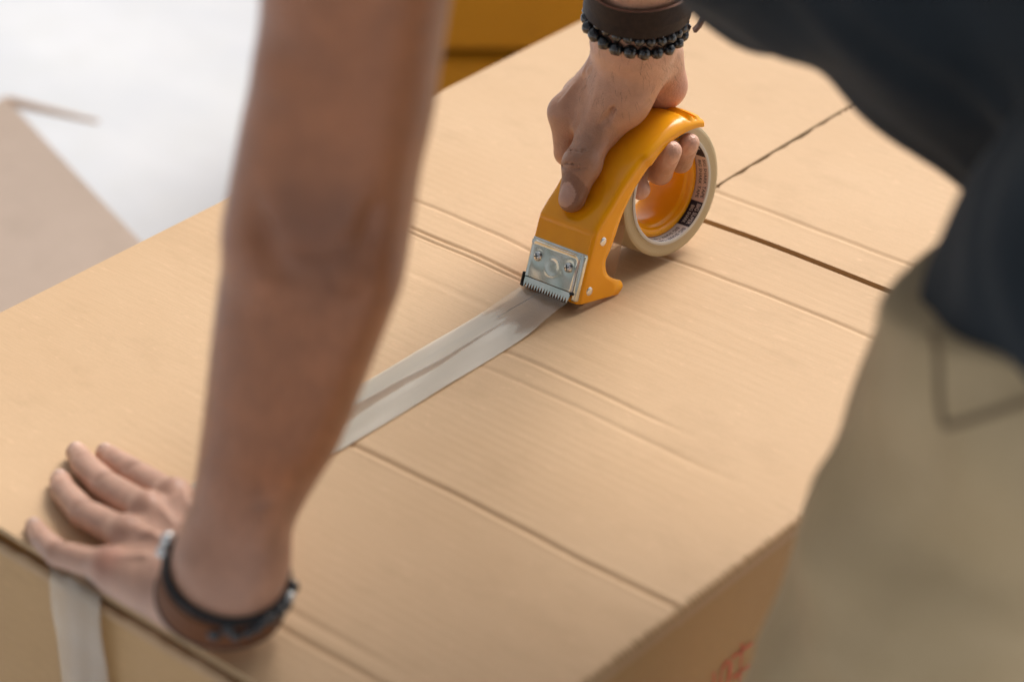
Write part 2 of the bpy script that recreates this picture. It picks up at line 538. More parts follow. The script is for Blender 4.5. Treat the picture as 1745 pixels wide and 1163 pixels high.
# crush notches along the right-hand fold
V, F = [], []
y = YN + 0.01
while y < YB - 0.01:
    s = rng.normal(0, 0.0004)
    b0 = len(V)
    yy = y + s
    _k = rng.uniform(0.5, 1.1)
    for (dx, dz, dw) in ((-0.0055, 0.0004, 0.0003), (-0.0018, -0.0002, 0.0008), (0.0003, -0.0034, 0.0008), (0.0003, -0.0058, 0.0004)):
        V += [(XR + dx * (_k if dx < 0 else 1), yy - dw * _k - dz * 0.25, dz), (XR + dx * (_k if dx < 0 else 1), yy + dw * _k - dz * 0.25, dz)]
    for k in range(3):
        F.append([b0 + 2 * k, b0 + 2 * k + 1, b0 + 2 * k + 3, b0 + 2 * k + 2])
    y += 0.0047 + rng.normal(0, 0.0005)
o = obj('perforation', V, F, mat('crush_line', (0.40, 0.265, 0.14), 0.9), box)
tag(o, kind='stuff')
# red brush characters on the near-right side panel
def stroke(pts, wdt):
    V, F = [], []
    pts = [Vector(p) for p in pts]
    for i, p in enumerate(pts):
        t = (pts[min(i + 1, len(pts) - 1)] - pts[max(i - 1, 0)]).normalized()
        nrm = Vector((0, -t.z, t.y))
        k = wdt * (0.8 + 0.4 * math.sin(i * 1.7 + p.y * 200))
        V += [tuple(p + nrm * k), tuple(p - nrm * k)]
    for i in range(len(pts) - 1): F.append([2 * i, 2 * i + 1, 2 * i + 3, 2 * i + 2])
    return V, F
RP = []          # (y, z) strokes on the panel, filled in further down
def red_print(strokes):
    V, F = [], []
    for s in strokes:
        v, f_ = stroke([(XR + 0.0006, a, b) for a, b in s], 0.0016)
        F += [[i + len(V) for i in q] for q in f_]; V += v
    obj('red_print', V, F, RED, box, smooth=False)
RED_STROKES = [[(-0.2033, -0.0755), (-0.2026, -0.090), (-0.2035, -0.108), (-0.2050, -0.130)],
               [(-0.1955, -0.0810), (-0.1920, -0.0770), (-0.1890, -0.0747), (-0.1860, -0.0775), (-0.1843, -0.0815)],
               [(-0.1843, -0.0815), (-0.1850, -0.090), (-0.1866, -0.100), (-0.1872, -0.125)], [(-0.1950, -0.0800), (-0.1948, -0.100), (-0.1955, -0.120)],
               [(-0.1830, -0.0765), (-0.1790, -0.0752), (-0.1754, -0.0767), (-0.1681, -0.0764), (-0.1600, -0.0770)], [(-0.1720, -0.0700), (-0.1722, -0.090), (-0.1730, -0.120)],
               [(-0.1800, -0.0950), (-0.1700, -0.0945), (-0.1620, -0.0950)], [(-0.2060, -0.1000), (-0.1960, -0.0985)], [(-0.1790, -0.1150), (-0.1610, -0.1150)]]
red_print(RED_STROKES)

# ------------------------------------------------------------------ boxes behind
def crate(name, label, cx, cy, wx, wy, z0, z1, ang, material, flapgap=True):
    t = thing(name, label, 'box', (cx, cy, z0 + G))
    ca, sa = math.cos(ang), math.sin(ang)
    def tr_(bm):
        for v in bm.verts:
            x, y = v.co.x, v.co.y
            v.co.x, v.co.y = cx + ca * x - sa * y, cy + sa * x + ca * y
    h = 0.004
    for lo, hi in (((-wx / 2, -wy / 2, z0), (wx / 2, -wy / 2 + h, z1)), ((-wx / 2, wy / 2 - h, z0), (wx / 2, wy / 2, z1)),
                   ((-wx / 2, -wy / 2 + h + .0005, z0 + .001), (-wx / 2 + h, wy / 2 - h - .0005, z1 - .001)), ((wx / 2 - h, -wy / 2 + h + .0005, z0 + .001), (wx / 2, wy / 2 - h - .0005, z1 - .001))):
        bm = bmesh.new(); bm_box(bm, lo, hi); tr_(bm)
        bmobj('side_panel', bm, material, t)
    for lo, hi in (((-wx / 2, -wy / 2, z1 + .001), (wx / 2, -0.001, z1 + .005)), ((-wx / 2, 0.001, z1 + .001), (wx / 2, wy / 2, z1 + .005))):
        bm = bmesh.new(); bm_box(bm, lo, hi, 0.001, 1); tr_(bm)
        bmobj('flap', bm, material, t)
    return t
A40 = math.atan2(0.6503, 0.7597)
fx, fy = -math.sin(A40), math.cos(A40)
def behind(px, depth):  # centre of the stacked boxes
    return px * math.cos(A40) + depth * fx, px * math.sin(A40) + depth * fy
bx, by = -0.628 + 0.25 * fx, 0.936 + 0.25 * fy
crate('cardboard_box', 'cardboard box, its deep shade painted orange-brown, at the bottom of the pair behind the main box', bx, by, 0.56, 0.46, -0.6, -0.352, A40, KRAFT_SHADE_ORANGE)
crate('cardboard_box', 'cardboard box, its deep shade painted orange-brown, stacked on another behind the main box, above a dark gap', bx + 0.008 * fx, by + 0.008 * fy, 0.55, 0.45, -0.335, 0.12, A40, KRAFT_SHADE_ORANGE)
for dx_ in (-0.2, 0.2):
    pass

def board(name, quad, th, material, parent, label=None, seg=8, bend=0.0):
    """a flat board from four corners, given real thickness"""
    q = [Vector(p) for p in quad]
    nrm = (q[1] - q[0]).cross(q[3] - q[0]).normalized()
    V, F = [], []
    for s in (0, 1):
        for i in range(seg + 1):
            for j in range(seg + 1):
                u, v = i / seg, j / seg
                p = q[0].lerp(q[1], u).lerp(q[3].lerp(q[2], u), v)
                p = p + nrm * (bend * math.sin(math.pi * u) - s * th)
                V.append(tuple(p))
    n1 = (seg + 1) ** 2
    def id_(s, i, j): return s * n1 + i * (seg + 1) + j
    for i in range(seg):
        for j in range(seg):
            a = [id_(0, i, j), id_(0, i + 1, j), id_(0, i + 1, j + 1), id_(0, i, j + 1)]
            F.append(a); F.append([x + n1 for x in a][::-1])
        F.append([id_(0, i, 0), id_(1, i, 0), id_(1, i + 1, 0), id_(0, i + 1, 0)])
        F.append([id_(0, i, seg), id_(0, i + 1, seg), id_(1, i + 1, seg), id_(1, i, seg)])
        F.append([id_(0, 0, i), id_(0, 0, i + 1), id_(1, 0, i + 1), id_(1, 0, i)])
        F.append([id_(0, seg, i), id_(1, seg, i), id_(1, seg, i + 1), id_(0, seg, i + 1)])
    return obj(name, V, F, material, parent, label=label, smooth=False)

ob = thing('open_box', 'pale cardboard box with its top flaps open, on the white ground at left', 'open box', (-1.0, 0.12, 0))
board('flap', [(-1.112, 0.354, -0.325), (-0.600, 0.160, -0.298), (-0.62, -0.13, -0.40), (-1.13, 0.06, -0.44)], 0.005, KRAFT_PALE, ob, 'open flap lying outwards', bend=0.006)
board('flap', [(-1.112, 0.3545, -0.3235), (-1.115, 0.356, -0.336), (-1.000, 0.394, -0.336), (-1.000, 0.394, -0.333)], 0.004, KRAFT_PALE, ob, 'thin flap seen edge on')
# body of the open box under the flap
for a_, b_ in (((-1.128, 0.054), (-0.625, -0.136)), ((-1.128, 0.054), (-1.24, -0.24)), ((-0.625, -0.136), (-0.737, -0.43)), ((-1.24, -0.24), (-0.737, -0.43))):
    board('side_panel', [(a_[0], a_[1], -0.598), (b_[0], b_[1], -0.598), (b_[0], b_[1], -0.447 + (0.04 if b_[0] > -0.9 and a_[0] > -0.9 else 0)), (a_[0], a_[1], -0.447)], 0.004, KRAFT_PALE, ob, seg=2)

# ------------------------------------------------------------------ dispenser frame of reference (mm, local)
EX = np.array([0.99073, -0.08668, 0.10453]); EY = np.array([0.08716, 0.99619, 0.0]); EZ = np.cross(EX, EY)
DO = np.array([0.002, 0.0, 0.0062])
DM = np.array([EX, EY, EZ])
def dw(q):
    return DO + (np.asarray(q, float) / 1000.0) @ DM
def dobj(name, V, F, material, parent, **kw):
    return obj(name, dw(np.asarray(V, float)), F, material, parent, **kw)
def dbm(name, bm, material, parent, **kw):
    for v in bm.verts: v.co = Vector(dw(tuple(v.co)))
    return bmobj(name, bm, material, parent, **kw)

disp = thing('tape_dispenser', 'orange metal hand-held tape dispenser with a toothed steel cutter, gripped in a fist', 'tape dispenser', tuple(dw((0, 30, 0)) + np.array([0, 0, G])))
# top / near-side pairs in the side view (y, z)
ST = [((1.0, -2.0), (43, -9.6)), ((2.2, 2), (48.6, -5)), ((3.6, 6), (46.5, 1.0)), ((5.2, 10), (41, 4.3)), ((7.4, 15.5), (34, 10)), ((10, 21.5), (31.2, 16.7)),
      ((13, 28), (32, 24)), ((18, 38.5), (37.5, 31)), ((23.6, 50.3), (44, 41)), ((32, 57.6), (48.6, 49)), ((41.5, 64.8), (54, 56.6)), ((50, 72.6), (61, 64.5)),
      ((58.8, 79.4), (68, 71.5)), ((75.9, 90.5), (82, 82)), ((92.7, 98.2), (97, 91.5)), ((109.5, 102.3), (111, 96.5)), ((126.3, 103.8), (127, 98.2)),
      ((138, 102.6), (138, 97.5)), ((147, 100.3), (146, 95.6))]
def catmull(P_, n):
    P_ = np.asarray(P_, float); out_ = []
    for i in range(len(P_) - 1):
        p0 = P_[max(i - 1, 0)]; p1 = P_[i]; p2 = P_[i + 1]; p3 = P_[min(i + 2, len(P_) - 1)]
        for t in np.linspace(0, 1, n, endpoint=False):
            out_.append(0.5 * ((2 * p1) + (p2 - p0) * t + (2 * p0 - 5 * p1 + 4 * p2 - p3) * t * t + (3 * p1 - p0 - 3 * p2 + p3) * t ** 3))
    out_.append(P_[-1]); return np.array(out_)
sp = np.array([[*a, *b] for a, b in ST])
lo_, hi_ = sp[:9], sp[8:]
sp = np.concatenate([catmull(lo_, 4)[:-1], catmull(hi_, 7)])
HW = 29.0
V, F = [], []
rows = []
for i, (ty, tz, ly, lz) in enumerate(sp):
    T = np.array([ty, tz]); Lw = np.array([ly, lz])
    tg = (sp[min(i + 1, len(sp) - 1)] - sp[max(i - 1, 0)])[:2]; tg /= np.linalg.norm(tg)
    nr = np.array([-tg[1], tg[0]])            # outwards normal of the top plate
    if nr[1] < 0 and ty < 20: nr = -nr
    if nr @ (T - Lw) < 0: nr = -nr
    rip = 0.0
    if ty > 127: rip = 1.9 * math.sin((ty - 127) / 6.6 * 2 * math.pi) * min(1, (ty - 127) / 4)
    hw = HW + (1.5 if ty > 80 else 0)
    rc = 3.2
    dn = (Lw - T); ln = np.linalg.norm(dn); dn = dn / ln
    row = []
    step_ = -0.9 if ty < 23.0 else 0.0
    def top(x):
        d = rip + (0.5 + 4.2 * math.exp(-((ty - 118) / 22) ** 2)) * (1 - (x / hw) ** 4)
        if 26 < ty < 62:                           # thumb rest pressed into the plate
            rr = math.hypot((x - 3) / 15.5, (ty - 41) / 16.5)
            d -= 2.3 * max(0.0, 1 - rr ** 2) ** 0.55 if rr < 1 else 0.0
        q = T + nr * (d + step_)
        return (x, q[0], q[1])
    far_drop = min(ln, 14.0) if ty > 23 else ln
    for k in range(4): 
        q = T + dn * (rc + (far_drop - rc) * (1 - k / 3.0)); row.append((-hw, q[0], q[1]))
    for a in (60, 30):
        q = T + dn * (rc * (1 - math.sin(R(90 - a)))); row.append((-hw + rc * (1 - math.sin(R(a))), q[0], q[1]))
    for x in np.linspace(-hw + rc, hw - rc, 27): row.append(top(x))
    for a in (30, 60):
        q = T + dn * (rc * (1 - math.sin(R(90 - a)))); row.append((hw - rc * (1 - math.sin(R(a))), q[0], q[1]))
    for k in range(5):
        q = T + dn * (min(rc, ln * .5) + (ln - min(rc, ln * .5)) * (k / 4.0)); row.append((hw, q[0], q[1]))
    rows.append(row)
nr_ = len(rows[0])
for r_ in rows: V += r_
for i in range(len(rows) - 1):
    for k in range(nr_ - 1):
        F.append([i * nr_ + k, (i + 1) * nr_ + k, (i + 1) * nr_ + k + 1, i * nr_ + k + 1])
frame = dobj('frame', V, F, ORANGE, disp)
so = frame.modifiers.new('thickness', 'SOLIDIFY'); so.thickness = 0.0016; so.offset = -1 
so.use_even_offset = True
autosmooth(frame, 48)
# pressed fold line across the front, and rear lip
# far side arm that carries the hub
C_ = (115.8, 50.3)
V, F = [], []
nseg = 48
for x in (-28.5, -27.0):
    for i in range(nseg):
        a = 2 * math.pi * i / nseg
        for rr in (33.0, 41.0): V.append((x, C_[0] + rr * math.cos(a), C_[1] + rr * math.sin(a)))
n1 = 2 * nseg
for i in range(nseg):
    j = (i + 1) % nseg
    F += [[2 * i, 2 * j, 2 * j + 1, 2 * i + 1], [n1 + 2 * i, n1 + 2 * i + 1, n1 + 2 * j + 1, n1 + 2 * j],
          [2 * i, 2 * i + n1, 2 * j + n1, 2 * j], [2 * i + 1, 2 * j + 1, 2 * j + 1 + n1, 2 * i + 1 + n1]]
b0 = len(V)
arm_poly = [(36, 36), (52, 58), (68, 72), (85, 84), (92, 84), (84, 68), (77, 50), (78, 44), (60, 34)]
for x in (-28.4, -27.1):
    for (y, z) in arm_poly: V.append((x, y, z))
k = len(arm_poly)
F.append([b0 + i for i in range(k)]); F.append([b0 + k + i for i in range(k)][::-1])
for i in range(k): F.append([b0 + i, b0 + k + i, b0 + k + (i + 1) % k, b0 + (i + 1) % k])
dobj('side_arm', V, F, ORANGE, disp, smooth=False)
# hub: a flanged drum inside the roll
def lathe(name, prof, material, parent, seg=72, **kw):
    """profile of (x, radius) turned about the roll's axis"""
    V, F = [], []
    m_ = len(prof)
    for i in range(seg):
        a = 2 * math.pi * i / seg
        for (x, rr) in prof: V.append((x, C_[0] + rr * math.cos(a), C_[1] + rr * math.sin(a)))
    for i in range(seg):
        j = (i + 1) % seg
        for k in range(m_ - 1): F.append([i * m_ + k, i * m_ + k + 1, j * m_ + k + 1, j * m_ + k])
    return V, F
V, F = lathe('hub', [(-28, 32.5), (-24, 32), (6.5, 32), (7.5, 32.6), (8.3, 34.2), (9.2, 34.8), (12.0, 35.4), (12.8, 36.6), (12.8, 39.4), (11.8, 41.2), (9.5, 41.8), (5, 41.8), (5, 40), (-24, 39.8), (-27, 39.5)], None, None)
hub = dobj('hub', V, F, ORANGE, disp)
autosmooth(hub, 60)

# cutter plate on the front: local frame with a along +x, b up the plate, n outwards
pd = np.array([15.3 - 0.4, 32.7 + 1.2]); pl = np.linalg.norm(pd); pd /= pl
pn = np.array([-pd[1], pd[0]])
def cp(x, b, n_):
    q = np.array([0.4, -1.2]) + pd * b + pn * n_
    return (x, q[0], q[1])
def cpbox(bm, x0, x1, b0, b1, n0, n1, bev=0.0):
    t = bmesh.new(); bm_box(t, (x0, b0, n0), (x1, b1, n1), bev, 3)
    t.verts.index_update()
    vs = [bm.verts.new(cp(*v.co)) for v in t.verts]
    for f_ in t.faces: bm.faces.new([vs[v.index] for v in f_.verts])
    t.free()
bm = bmesh.new()
cpbox(bm, -28.6, 28.9, 4.5, 38.2, 0.4, 2.0, 0.7)           # base plate lying on the frame
cpbox(bm, 24.6, 29.2, 1.0, 37.4, -1.5, 4.0, 1.3)           # rolled side wall on the right
plate = dbm('cutter_plate', bm, STEEL, disp); autosmooth(plate, 40)
# pressed cover with a raised rim
V, F = [], []
nx, nb = 40, 30
x0, x1, b0_, b1_ = -27.6, 24.4, 7.2, 36.4
for i in range(nx + 1):
    for j in range(nb + 1):
        x = x0 + (x1 - x0) * i / nx; b = b0_ + (b1_ - b0_) * j / nb
        e = min(x - x0, x1 - x, (b1_ - b))
        cx_, cb_ = x1 - x, b1_ - b
        if min(x - x0, cx_) < 5 and cb_ < 5:
            dd = math.hypot(5 - min(x - x0, cx_), 5 - cb_); e = 5 - dd
        n_ = 4.3 - 1.0 * max(0, min(1, (e - 1.0) / 1.6)) if e > 0 else 4.3
        if e < 0.7: n_ = 3.4
        rr = math.hypot(x + 1.5, b - 20.5)
        n_ += 0.28 * math.exp(-((rr - 7.0) / 0.9) ** 2)
        for (sx, sb) in ((-18.5, 24.5), (14.5, 24.5)):
            r2 = math.hypot(x - sx, b - sb); n_ -= 0.5 * math.exp(-(r2 / 5.5) ** 4)
        n_ += 0.35 * math.sin(x * 0.16 + 0.6) * math.cos(b * 0.2)
        V.append(cp(x, b, n_))
for i in range(nx):
    for j in range(nb):
        a = i * (nb + 1) + j
        F.append([a, a + nb + 1, a + nb + 2, a + 1])
nv = len(V)
edge = [i * (nb + 1) for i in range(nx + 1)] + [nx * (nb + 1) + j for j in range(1, nb + 1)] + [i * (nb + 1) + nb for i in range(nx - 1, -1, -1)] + [j for j in range(nb - 1, 0, -1)]
for a in edge:
    i, j = divmod(a, nb + 1)
    V.append(cp(x0 + (x1 - x0) * i / nx, b0_ + (b1_ - b0_) * j / nb, 1.9))
for k in range(len(edge)):
    F.append([edge[k], nv + k, nv + (k + 1) % len(edge), edge[(k + 1) % len(edge)]])
cover = dobj('cover_plate', V, F, STEEL, disp); autosmooth(cover, 50)
# pressed letter-like mark in the middle of the ring
bm = bmesh.new()
cpbox(bm, -3.6, -2.8, 17.2, 23.6, 3.2, 3.75)
for s in range(5):
    cpbox(bm, -2.6 + s * 0.75, -1.8 + s * 0.75, 20.2 + s * 0.68, 21.0 + s * 0.68, 3.2, 3.75)
    cpbox(bm, -2.6 + s * 0.75, -1.8 + s * 0.75, 20.2 - s * 0.68, 21.0 - s * 0.68, 3.2, 3.74)
em = dbm('pressed_emblem', bm, STEEL, cover)
# toothed blade
prof_ = []
nt_ = 17
xa, xb = -25.5, 23.5
V, F = [], []
pitch = (xb - xa) / nt_
pts = []
for i in range(nt_):
    pts += [(xa + pitch * i, 3.2), (xa + pitch * (i + 0.5), -1.7)]
pts.append((xb, 3.2))
for n_ in (4.4, 3.4):
    for (x, b) in pts: V.append(cp(x, b, n_ + (6.5 - b) * 0.14))
    for (x, b) in pts: V.append(cp(x, 6.6, n_))
k = len(pts)
for i in range(k - 1):
    F.append([i, i + 1, k + i + 1, k + i])
    F.append([2 * k + i, 3 * k + i, 3 * k + i + 1, 2 * k + i + 1])
    F.append([i, 2 * k + i, 2 * k + i + 1, i + 1])
    F.append([k + i, k + i + 1, 3 * k + i + 1, 3 * k + i])
dobj('blade', V, F, STEEL, disp, smooth=False)
bm = bmesh.new()
cpbox(bm, -28.9, -27.3, -1.5, 9.6, 1.0, 4.9, 0.5)
cpbox(bm, -27.4, -25.3, -1.6, 1.0, 2.8, 5.2, 0.5)
dbm('blade_guard', bm, DARK, disp)
bm = bmesh.new(); cpbox(bm, 22.6, 26.6, 5.4, 7.4, 3.0, 5.0, 0.5)
dbm('blade_guard', bm, DARK, disp)
# rubber roller under the nose
V, F = [], []
seg = 20
for x in (-27.5, 27.2):
    for i in range(seg):
        a = 2 * math.pi * i / seg; V.append((x, 7.5 + 4.2 * math.cos(a), -1.6 + 4.2 * math.sin(a)))
F = [[i, (i + 1) % seg, seg + (i + 1) % seg, seg + i] for i in range(seg)] + [list(range(seg))[::-1], [seg + i for i in range(seg)]]
ro = dobj('roller', V, F, DARK, disp); autosmooth(ro, 40)
# guide roller between the ears
V = []
for x in (-27.5, 27.3):
    for i in range(seg):
        a = 2 * math.pi * i / seg; V.append((x, 40.4 + 3.6 * math.cos(a), -3.4 + 3.6 * math.sin(a)))
ro = dobj('guide_roller', V, F, STEEL, disp); autosmooth(ro, 40)
# screws (cross heads), rivets and the ear's eyelet
for (sx, sb) in ((-18.5, 24.5), (14.5, 24.5)):
    V, F = [], []
    rings = [(0.0, 1.9), (1.6, 1.75), (3.0, 1.2), (3.9, 0.3), (4.0, -1.0)]
    seg = 24
    cx, cb, cn = sx, sb, 3.5
    for (rr, h) in rings[1:]:
        for i in range(seg):
            a = 2 * math.pi * i / seg; V.append(cp(cx + rr * math.cos(a), cb + rr * math.sin(a), cn + h))
    V.append(cp(cx, cb, cn + 1.9))
    for k in range(3):
        for i in range(seg): F.append([k * seg + i, k * seg + (i + 1) % seg, (k + 1) * seg + (i + 1) % seg, (k + 1) * seg + i])
    for i in range(seg): F.append([len(V) - 1, (i + 1) % seg, i])
    s_ = dobj('screw', V, F, RIVET, cover)
    bm = bmesh.new(); 
    a0 = 0.35
    for a in (a0, a0 + math.pi / 2):
        vs = []
        for n_ in (cn + 1.55, cn + 2.02):
            for (u, v) in ((-2.3, -0.42), (2.3, -0.42), (2.3, 0.42), (-2.3, 0.42)):
                vs.append(bm.verts.new(cp(cx + u * math.cos(a) - v * math.sin(a), cb + u * math.sin(a) + v * math.cos(a), n_ + (0.003 if a > 1 else 0))))
        for q in ([0, 1, 2, 3], [4, 5, 6, 7], [0, 1, 5, 4], [1, 2, 6, 5], [2, 3, 7, 6], [3, 0, 4, 7]): bm.faces.new([vs[t] for t in q])
    dbm('cross_slot', bm, HOLE, cover)
def dome(name, y, z, rr, h, material, parent, x0=29.0, hole=0.0):
    V, F = [], []
    seg = 24
    rings = [(rr, 0.0), (rr * 0.97, h * 0.45), (rr * 0.75, h * 0.82), (rr * 0.4, h)] if not hole else [(rr, 0), (rr * 0.96, h * 0.6), (rr * 0.8, h), (hole, h), (hole, -0.8)]
    for (r_, hh) in rings:
        for i in range(seg):
            a = 2 * math.pi * i / seg; V.append((x0 + hh, y + r_ * math.cos(a), z + r_ * math.sin(a)))
    for k in range(len(rings) - 1):
        for i in range(seg): F.append([k * seg + i, k * seg + (i + 1) % seg, (k + 1) * seg + (i + 1) % seg, (k + 1) * seg + i])
    if not hole: F.append([(len(rings) - 1) * seg + i for i in range(seg)])
    o = dobj(name, V, F, material, parent); autosmooth(o, 60); return o
dome('rivet', 30.5, 40.2, 4.1, 2.4, RIVET, disp)
dome('rivet', 12.5, 5.0, 4.1, 2.4, RIVET, disp)
dome('eyelet', 41.4, -3.2, 3.3, 1.0, RIVET, disp, hole=1.9)
V = [(29.25, 41.4 + 1.95 * math.cos(2 * math.pi * i / 20), -3.2 + 1.95 * math.sin(2 * math.pi * i / 20)) for i in range(20)]
dobj('eyelet_bore', V, [list(range(20))], HOLE, disp, smooth=False)
# raised boss round the upper rivet and a small slot mark
dome('rivet_boss', 30.5, 40.2, 6.6, 0.7, ORANGE, disp, x0=28.9)
dome('mark', 39.5, 49.5, 1.1, 0.35, mat('worn_spot', (0.35, 0.16, 0.02), .6), disp, x0=28.95)

# ------------------------------------------------------------------ tape roll on the hub
roll = thing('tape_roll', 'roll of clear brown packing tape with a printed paper core, on the orange dispenser', 'tape roll', tuple(dw((0, *C_)) + np.array([0, 0, G])))
def rollobj(name, V, F, material, parent, **kw):
    """mesh whose own axes follow the roll, so that rings in the material stay round"""
    o = dobj(name, V, F, material, parent, **kw)
    Mx = Matrix([[*DM[0]], [*DM[1]], [*DM[2]]]).to_4x4()     # world -> local
    o.data.transform(Mx)
    o.rotation_mode = 'QUATERNION'
    o.rotation_quaternion = Mx.inverted().to_quaternion()
    return o
RO, RI = 54.0, 44.7
V, F = lathe('film', [(-23, RI), (-23, RO - .4), (-22.6, RO), (22.6, RO), (23, RO - .4), (23.3, RO - 3), (23, RI + 3), (23.2, RI)], None, None, 96)
fo = rollobj('film_roll', V, F, ROLLM, roll); autosmooth(fo, 40)
V, F = lathe('core', [(-23.5, 42.0), (-23.5, RI), (23.9, RI - .05), (24.0, RI - .3), (24.0, 42.3), (23.8, 42.0), (-23.5, 42.0)], None, None, 96)
co = dobj('paper_core', V, F, CORE, roll); autosmooth(co, 40)
# print on the inside of the core, as a wrapped label
def arc_patch(a0, a1, xx0, xx1, rr, n=40):
    V, F = [], []
    for i in range(n + 1):
        a = R(a0 + (a1 - a0) * i / n)
        for x in (xx0, xx1): V.append((x, C_[0] + rr * math.cos(a), C_[1] + rr * math.sin(a)))
    for i in range(n): F.append([2 * i, 2 * i + 1, 2 * i + 3, 2 * i + 2])
    return V, F
for a0, a1, mm in ((47, 19, LBL_NAVY), (18.9, -34.4, LBL_PINK), (-34.5, -66, LBL_NAVY), (-66.1, -150, LBL_WHITE), (-150.1, -215, LBL_PINK)):
    V, F = arc_patch(a0, a1, 6, 23.6, 41.92)
    dobj('printed_label', V, F, mm, roll)
def core_text(txt, a0, a1, xb, hgt, material):
    cu = bpy.data.curves.new('t', 'FONT'); cu.body = txt; cu.size = 1.0; cu.fill_mode = 'FRONT'
    cu.offset = 0.012
    to = bpy.data.objects.new('t', cu); COL.objects.link(to)
    dg = bpy.context.evaluated_depsgraph_get()
    me = bpy.data.meshes.new_from_object(to.evaluated_get(dg))
    co_ = np.array([v.co[:] for v in me.vertices]); fc = [list(p.vertices) for p in me.polygons]
    bpy.data.objects.remove(to)
    wx = co_[:, 0].max() - co_[:, 0].min()
    u = (co_[:, 0] - co_[:, 0].min()) / wx
    ang = np.radians(a0 + (a1 - a0) * u)
    x = xb + co_[:, 1] * hgt / 0.69
    rr = 41.84
    V = np.stack([x, C_[0] + rr * np.cos(ang), C_[1] + rr * np.sin(ang)], -1)
    dobj('lettering', V, fc, material, roll, smooth=False)
core_text('BIG SHARK TAPE', 15, -30, 19.3, 3.1, LBL_NAVY)
core_text('BIG SHARK TAPE', 13, -31, 14.2, 3.1, LBL_NAVY)
core_text('BIG SUPER', -37, -63, 18.8, 3.6, LBL_WHITE)
core_text('BIG SHARK', -40, -63, 13.8, 3.2, LBL_WHITE)
core_text('BIG SHARK TAPE', -69, -112, 19.3, 3.1, LBL_NAVY)
core_text('BIG SHARK TAPE', -71, -114, 14.2, 3.1, LBL_NAVY)
V, F = arc_patch(44, 26, 15.2, 16.2, 41.86); dobj('printed_rule', V, F, LBL_WHITE, roll)
V, F = arc_patch(43, 30, 18.2, 21.2, 41.85); dobj('printed_rule', V, F, LBL_WHITE, roll)

# ------------------------------------------------------------------ the tape strip stuck to the box
ys = np.concatenate([np.linspace(YN - 0.004, -0.08, 150), np.linspace(-0.078, -0.003, 60)])
xs = np.linspace(-0.0245, 0.0245, 37)
nose = dw((0, 6.5, -6.0))
V = []
def strip_z(x, y):
    u = x / 0.0245
    z = 0.0012 + float(sag(x, y))
    # loose channel down the middle where the film bridges the seam, tighter near the edges
    ch = math.exp(-((u + 0.12 - 0.10 * math.sin(9 * y)) / 0.34) ** 2)
    z += 0.0011 * ch * (0.7 + 0.3 * math.sin(23 * y + 1)) + 0.0006 * math.exp(-((u - 0.62) / 0.22) ** 2) * (0.6 + 0.4 * math.sin(17 * y))
    z += 0.0003 * math.sin(60 * y + 4 * u)
    # peels up towards the nose of the dispenser
    e = max(0.0, (y + 0.075) / 0.072)
    e = e * e * (3 - 2 * e) if e < 1 else 1
    lift = (0.0030 + 0.0052 * (u + 1) / 2)
    z += e ** 1.6 * lift
    return z
V, F = [], []
for y in ys:
    for x in xs:
        z = strip_z(x, y)
        V.append((x, y - 0.004 * (x / 0.0245) * max(0, (y + 0.08) / 0.08), z))
a, b = len(ys), len(xs)
# then on down the near end panel
down = np.linspace(0, 0.34, 60)
V2 = []
for i, s in enumerate(down):
    for x in xs:
        yy = YN - 0.004 - 0.0016 * math.sin(math.pi * min(1, s / 0.05)) - 0.0002 * math.sin(x * 300 + s * 40) - 0.0008
        V2.append((x + 0.004 * s, yy - (0.001 if s > 0 else 0), 0.0010 - 0.003 * min(1, s / .004) - s))
Vall = V2[::-1] if False else None
rowsV = [V2[i * b:(i + 1) * b] for i in range(len(down))][::-1] + [V[i * b:(i + 1) * b] for i in range(a)]
V = [p for r_ in rowsV for p in r_]
for i in range(len(rowsV) - 1):
    for k in range(b - 1): F.append([i * b + k, i * b + k + 1, (i + 1) * b + k + 1, (i + 1) * b + k])
strip = obj('packing_tape_strip', V, F, FILM, loc=(0, 0, G))
tag(strip, 'clear packing tape strip stuck along the box seam and over its end', 'packing tape')
# the stretch from the roll to the nose belongs to the roll
pts = [(7.5, -6.2), (20, -6.4), (36, -7.2), (41.5, -7.1), (45.2, -4.5), (46.5, 0), (52, 12), (58, 26), (62.4, 40)]
pp = catmull(pts, 5)
V, F = [], []
for (y, z) in pp:
    for x in np.linspace(-23, 23, 9): V.append((x, y, z + 0.35 * math.sin(x * .25)))
for i in range(len(pp) - 1):
    for k in range(8): F.append([i * 9 + k, i * 9 + k + 1, i * 9 + 10 + k, i * 9 + 9 + k])
dobj('film_run', V, F, FILM, roll)

